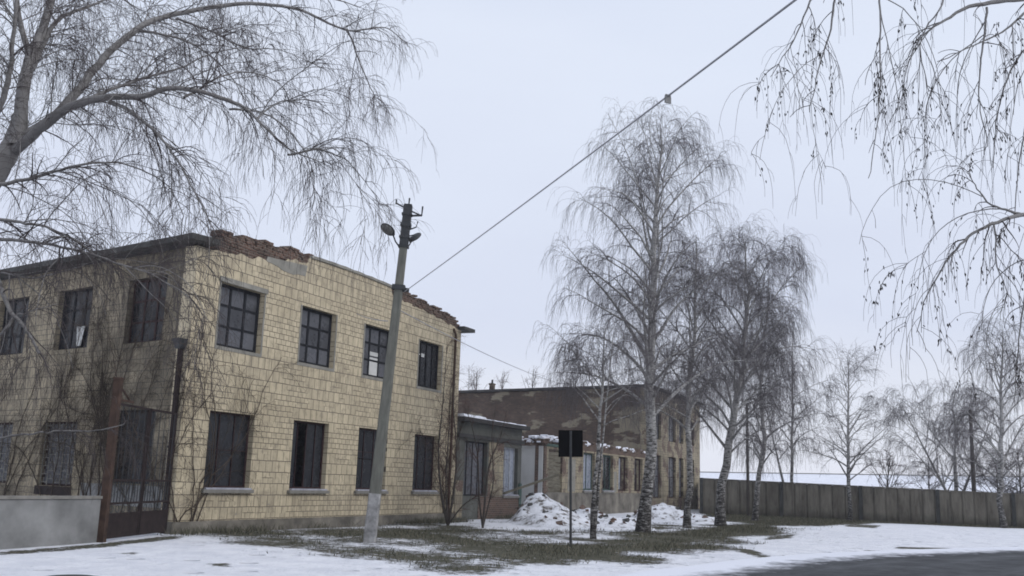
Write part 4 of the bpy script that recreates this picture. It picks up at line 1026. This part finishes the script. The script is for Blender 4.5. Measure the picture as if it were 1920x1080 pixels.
# ================================================================== NEAR BIRCHES
def near_tree(name, label, root_p, limbs, seed, dens, sec_len, twl, tr, droop, sub, keepf, catkins=0, pale=(), tmin=.08, arch_n=0, arch_len=1.6, arch_g=.14, arch_dens=7):
    rng = np.random.default_rng(seed); root = empty(name, root_p); B = np.array(root_p)
    thick, tw = [], []
    for i, (pts_, w0, w1) in enumerate(limbs):
        q = np.array([at(x, y, Y) for x, y, Y in pts_]) - B
        dep = np.array([p[2] for p in pts_]); ws = (w1 + (w0 - w1) * (1 - np.linspace(0, 1, len(pts_))) ** (1.0 if w1 > 6 else 1.35)) / 2 * dep / FPX
        P_, R_ = resample(q, ws, max(12, 5 * len(pts_)))
        w_ = rng.normal(0, .012, P_.shape); w_[0] = 0; P_ = P_ + np.cumsum(w_, 0) * .5
        R_ = R_ * (.84 if 12 < w0 < 50 else 1)
        thick.append((P_[None], R_[None], 10 if w0 > 12 else 6))
        if keepf[i] > 0:
            bb, P3, P4 = weeping(rng, P_[None], np.maximum(R_[None], .006), dens * keepf[i], sec_len, twl, tr, droop, sub, tmin=tmin, sec_ang=(.35, 1.15), up=.06)
            tw += bb
    if arch_n:
        src = [(P_, R_) for (P_, R_, _), kf in zip(thick, keepf) if kf > .4]
        for P_, R_ in src:
            n = max(2, int(arch_n * np.linalg.norm(np.diff(P_[0], axis=0), axis=1).sum()))
            p, d, pr, i, t = sprout(rng, P_, R_, n, .1, 1.0, .4, 1.1, flat=.2, up=.15)
            PA, RA = grow(rng, p, d, arch_len * rng.uniform(.45, 1.2, n) * (1.15 - .75 * t), 12, arch_g, .07, np.minimum(pr * .6, .0065), .002)
            thick.append((PA, RA, 5))
            if arch_len < 1.6:      # longer, straighter fine branches near the thick part of each limb
                n = max(2, int(n * .55)); p, d, pr, i, t = sprout(rng, P_, R_, n, .0, .75, .5, 1.2, flat=.1, up=.2)
                PB, RB = grow(rng, p, d, 1.7 * rng.uniform(.4, 1.1, n) * (1.15 - 1.1 * t), 12, .10, .09, np.minimum(pr * .5, .006), .002)
                thick.append((PB, RB, 5)); bb, _, _ = weeping(rng, PB, RB, arch_dens, sec_len * .9, twl * .8, tr, droop * .7, sub, tmin=.1, sec_ang=(.3, 1.1), up=.1); tw += bb
            bb, _, _ = weeping(rng, PA, RA, arch_dens, sec_len * .8, twl, tr, droop, sub, tmin=.15, sec_ang=(.3, 1.0), up=.05); tw += bb
    V, Fq = tubes(thick); npmesh('trunk', V, Fq, M['birch_limb'], root)
    V, Fq = tubes(tw); npmesh('crown', V, Fq, M['twig'], root)
    if catkins:
        ends = [b_ for b_ in tw if b_[0].shape[1] == 8 and b_[2] == 3]
        P3 = np.concatenate([b_[0] for b_ in ends]); n = len(P3)
        i = rng.integers(0, n, catkins // 4); i = np.repeat(i, 4); k = rng.integers(2, 6, len(i))
        c = P3[i, k] + rng.normal(0, .012, (len(i), 3)); L = rng.uniform(.022, .040, len(i))[:, None]
        d = np.tile([0, 0, -1.0], (len(i), 1)) + rng.normal(0, .25, (len(i), 3)); d = unit(d)
        ts = np.array([0, .25, .6, 1.0]); CP = c[:, None] + d[:, None] * L[:, None] * ts[None, :, None]
        CR = np.tile([.0018, .005, .0046, .0012], (len(i), 1))
        V, Fq = tubes([(CP, CR, 5)]); ck = npmesh('catkins', V, Fq, M['catkin'], root); ck['kind'] = 'stuff'
    return tag(root, label, 'birch tree')

LEFT = [
    ([(-330, 930, 9.6), (-230, 700, 9.6), (-120, 500, 9.7), (-20, 352, 9.9), (22, 284, 10), (40, 244, 10.06), (50, 205, 10.12)], 62, 30),
    ([(28, 275, 10), (42, 215, 10.1), (60, 118, 10.3), (88, 62, 10.5), (112, -10, 10.8), (130, -90, 11), (160, -260, 11.3), (170, -480, 11.6), (200, -700, 11.8)], 36, 3),
    ([(60, 118, 10.3), (38, 45, 10.2), (30, -60, 10), (0, -250, 9.9), (-40, -420, 9.8)], 17, 3),
    ([(-40, 260, 9.6), (8, 180, 9.5), (22, 90, 9.4), (28, -20, 9.3), (10, -180, 9.1), (-30, -330, 9)], 18, 3),
    ([(30, 270, 10), (100, 220, 10.2), (145, 172, 10.4), (188, 120, 10.6), (255, 56, 10.9), (320, 30, 11.2), (450, 6, 11.6), (560, 18, 11.9), (650, 54, 12.2), (720, 50, 12.4), (762, 84, 12.6)], 28, 1.5),
    ([(650, 54, 12.2), (665, 105, 12.3), (690, 170, 12.2), (706, 200, 12.2)], 5, 1),
    ([(30, 280, 10), (80, 242, 9.8), (135, 205, 9.6), (200, 190, 9.5), (270, 196, 9.4), (345, 183, 9.4), (430, 205, 9.5), (482, 232, 9.6), (540, 290, 9.8), (590, 316, 9.9), (640, 340, 10)], 26, 1.5),
    ([(482, 222, 9.6), (522, 197, 9.8), (570, 188, 9.9), (640, 200, 10)], 5, 1),
    ([(540, 290, 9.8), (600, 278, 10), (650, 294, 10), (682, 330, 10), (714, 375, 10)], 5, 1),
    ([(205, 192, 9.5), (262, 222, 9.3), (305, 262, 9.2), (342, 318, 9.2), (372, 382, 9.2), (402, 440, 9.3)], 9, 1.5),
    ([(150, 195, 9.6), (200, 165, 9.9), (260, 146, 10.2), (330, 125, 10.5), (390, 98, 10.8), (470, 80, 11)], 10, 1.5),
    ([(-60, 350, 9.4), (0, 342, 9.3), (60, 328, 9.2), (150, 300, 9.1), (230, 296, 9.2), (310, 330, 9.3), (350, 390, 9.4)], 10, 1.5),
    ([(112, -10, 10.8), (170, -40, 11), (300, -60, 11.5), (430, -50, 12), (560, -20, 12.4), (680, 10, 12.8)], 16, 2),
    ([(60, 130, 10.3), (110, 40, 10.6), (190, 5, 11), (260, -30, 11.5)], 12, 3),
    ([(345, 183, 9.4), (400, 150, 9.7), (450, 130, 10), (520, 150, 10.2), (560, 200, 10.3)], 6, 1),
    ([(255, 56, 10.9), (330, 70, 11), (400, 110, 11.2), (450, 175, 11.3), (470, 240, 11.3)], 6, 1),
    ([(-80, 430, 9.0), (0, 447, 8.8), (80, 455, 8.7), (185, 482, 8.6), (255, 506, 8.6), (335, 545, 8.6), (380, 590, 8.7)], 9, 1.5),
    ([(-90, 395, 9.0), (0, 412, 8.9), (70, 420, 8.8), (130, 440, 8.7), (185, 482, 8.6)], 8, 4),
    ([(-60, 440, 8.6), (0, 528, 8.4), (28, 592, 8.3), (52, 628, 8.3), (66, 668, 8.3)], 11, 5),
    ([(28, 592, 8.3), (5, 625, 8.3), (-40, 670, 8.4)], 7, 4),
    ([(28, 592, 8.3), (60, 588, 8.3), (110, 570, 8.4)], 4, 1),
    ([(-60, 830, 8.8), (20, 818, 8.7), (75, 812, 8.6), (110, 812, 8.6), (190, 806, 8.5), (230, 793, 8.5)], 5, 2),
    ([(-40, 500, 9.2), (60, 520, 9.0), (140, 500, 8.9), (200, 480, 8.9), (300, 490, 9)], 5, 1),
    ([(430, 205, 9.5), (500, 215, 9.7), (560, 262, 9.8), (590, 330, 9.9), (585, 400, 9.9)], 5, 1),
    ([(330, 35, 11.2), (400, 60, 11.2), (460, 90, 11.3), (520, 95, 11.5), (600, 130, 11.7)], 5, 1),
]
lk = [0, .5, .5, .6, .9, .8, 1.0, 1, .8, 1, .9, 1.1, .8, .7, 1, 1, .9, .9, .35, .2, .3, .25, .9, .7, .9]
near_tree('birch_tree', 'near birch leaning in from the left with long drooping branches over the roof', (-6.4, 9.6, 0),
          LEFT + [([(-560, 1500, 9.6), (-430, 1150, 9.6), (-330, 930, 9.6)], 70, 62)], 7, 7.5, .5, .62, .0025, .26, 2.0, lk + [0], arch_n=3.0, arch_len=1.5, arch_g=.20, arch_dens=6.5)
RIGHT = [
    ([(2480, 1200, 9.5), (2440, 700, 9.3), (2380, 300, 9.2), (2330, -50, 9.2), (2290, -450, 9.3), (2300, -900, 9.4), (2270, -1300, 9.5)], 80, 5),
    ([(2400, 250, 9.2), (2200, 60, 9), (2050, 0, 8.8), (1930, 2, 8.6), (1850, 14, 8.5), (1782, 40, 8.4), (1742, 68, 8.4), (1715, 120, 8.4)], 26, 2),
    ([(2360, 120, 9.2), (2150, -60, 9), (1950, -90, 8.7), (1780, -80, 8.5), (1640, -60, 8.3), (1540, -10, 8.2), (1500, 70, 8.2), (1452, 150, 8.2)], 22, 1.5),
    ([(2320, -200, 9.2), (2480, -420, 9.0), (2700, -500, 8.9), (2900, -380, 8.8)], 24, 2),
    ([(2300, -500, 9.3), (2120, -800, 9.6), (1950, -950, 9.9), (1800, -900, 10.1), (1700, -700, 10.2)], 22, 2),
    ([(2300, -800, 9.4), (2420, -1100, 9.0), (2560, -1250, 8.8), (2700, -1200, 8.7)], 16, 2),
    ([(1930, 15, 8.6), (1880, 55, 8.5), (1810, 90, 8.4), (1752, 112, 8.4)], 6, 1.5),
    ([(1640, -60, 8.3), (1650, 10, 8.2), (1646, 120, 8.1), (1638, 215, 8.1), (1624, 330, 8.1)], 5, 1.5),
    ([(1570, -30, 8.2), (1555, 60, 8.2), (1535, 140, 8.2), (1519, 215, 8.2)], 5, 1.5),
    ([(2400, 520, 9), (2150, 430, 8.6), (1985, 398, 8.3), (1920, 402, 8.2), (1862, 416, 8.1), (1800, 446, 8), (1758, 492, 8), (1722, 560, 8), (1700, 620, 8)], 18, 1.5),
    ([(1920, 402, 8.2), (1868, 384, 8.2), (1830, 350, 8.3), (1815, 310, 8.3)], 6, 1.5),
    ([(2050, 0, 8.8), (1960, 60, 8.6), (1900, 120, 8.5), (1870, 200, 8.4), (1860, 300, 8.4)], 7, 1.5),
    ([(1850, 14, 8.5), (1838, 100, 8.4), (1835, 190, 8.4), (1852, 270, 8.4)], 5, 1.5),
    ([(2200, 60, 9), (2060, 120, 8.9), (1960, 180, 8.8), (1915, 280, 8.7), (1905, 420, 8.7)], 9, 1.5),
    ([(2150, 430, 8.6), (2000, 470, 8.8), (1930, 520, 8.9), (1900, 620, 8.9), (1890, 740, 8.9)], 8, 1.5),
    ([(1860, 416, 8.1), (1868, 490, 8.1), (1895, 580, 8.1)], 4, 1.2),
    ([(1780, -80, 8.5), (1770, 0, 8.4), (1725, 80, 8.4), (1740, 170, 8.4)], 5, 1.5),
]
near_tree('birch_tree', 'near birch hanging in from the top right with catkins on drooping twigs', (8.0, 9.5, 0), RIGHT, 19, 3.0, .42, .7, .0027, .4, 1.0,
          [0, .7, .7, .9, .8, .9, .9, .85, .9, .9, .9, 1.0, .9, 1.2, 1.2, .7, .9], catkins=1600, tmin=.2, arch_n=.8, arch_len=1.7, arch_g=.55, arch_dens=2.8)

# ================================================================== CREEPERS ON THE WALLS
def creeper(label, loc, rz, nroot, x0, x1, hgt, ysgn, seed, zlim=8.2, dens=1.0, z0=0.0):
    rng = np.random.default_rng(seed); root = empty('creeper', loc, rz)
    p = np.zeros((nroot, 3)); p[:, 0] = rng.uniform(x0, x1, nroot); p[:, 2] = z0
    d = np.tile([0, 0, 1.0], (nroot, 1)); d[:, 0] = rng.normal(0, .2, nroot)
    P1, R1 = grow(rng, p, d, hgt * rng.uniform(.6, 1.0, nroot), 26, -.03, .16, .018, .006)
    n2 = int(nroot * 22 * dens); q, dd, pr, i, t = sprout(rng, P1, R1, n2, .08, 1, .3, 1.1)
    P2, R2 = grow(rng, q, dd, rng.uniform(.5, 2.2, n2), 9, .10, .22, .007, .003)
    n3 = int(n2 * 5); q, dd, pr, i, t = sprout(rng, P2, R2, n3, .1, 1, .3, 1.1)
    P3, R3 = grow(rng, q, dd, rng.uniform(.2, .9, n3), 5, .22, .22, .0042, .002)
    for P_, a in ((P1, .03), (P2, .06), (P3, .10)):
        y = P_[..., 1]; P_[..., 1] = ysgn * (.025 + np.abs(y - y[:, :1]) * .18 % a + rng.random(len(P_))[:, None] * a * .5)
        P_[..., 2] = np.clip(P_[..., 2], 0, zlim) 
    V, Fq = tubes([(P1, R1, 5), (P2, R2, 3)]); npmesh('stems', V, Fq, M['vine'], root)
    V, Fq = tubes([(P3, R3, 3)]); npmesh('tendrils', V, Fq, M['vine'], root)['kind'] = 'stuff'
    return tag(root, label, 'creeper')
creeper('dense dry creeper tangled over the dirty side wall by the corner', tuple(C0), A + BL, 20, .15, 4.6, 8.2, 1, 41, 7.9, .95)
creeper('dry creeper covering the side wall beyond the second upper window', tuple(C0), A + BL, 11, 5.2, 13, 7.4, 1, 42, 7.9, .7)
creeper('thin dry creeper on the gable beside its first upper window', tuple(C0), A, 7, .1, .95, 8.0, -1, 43, 7.8, .55)
creeper('brown creeper climbing the rusty drainpipe at the far gable end', tuple(C0), A, 6, 14.9, 15.9, 5.8, -1, 44, 6.2, .7)

# ================================================================== winter air
m = MB(); m.box(-640, 640, -640, 640, -1.5, 17.5); hz_ = m.build('haze', None)
hm = bpy.data.materials.new('thin_winter_haze'); hm.use_nodes = True; hn = hm.node_tree; hn.nodes.clear()
pv = hn.nodes.new('ShaderNodeVolumePrincipled'); pv.inputs['Color'].default_value = (0.86, 0.88, 0.94, 1); pv.inputs['Density'].default_value = 0.0005
mo_ = hn.nodes.new('ShaderNodeOutputMaterial'); hn.links.new(pv.outputs[0], mo_.inputs['Volume'])
hz_.data.materials.clear(); hz_.data.materials.append(hm); tag(hz_, kind='stuff')
hz_['label'] = 'thin pale winter haze over the whole place'; hz_['category'] = 'haze'
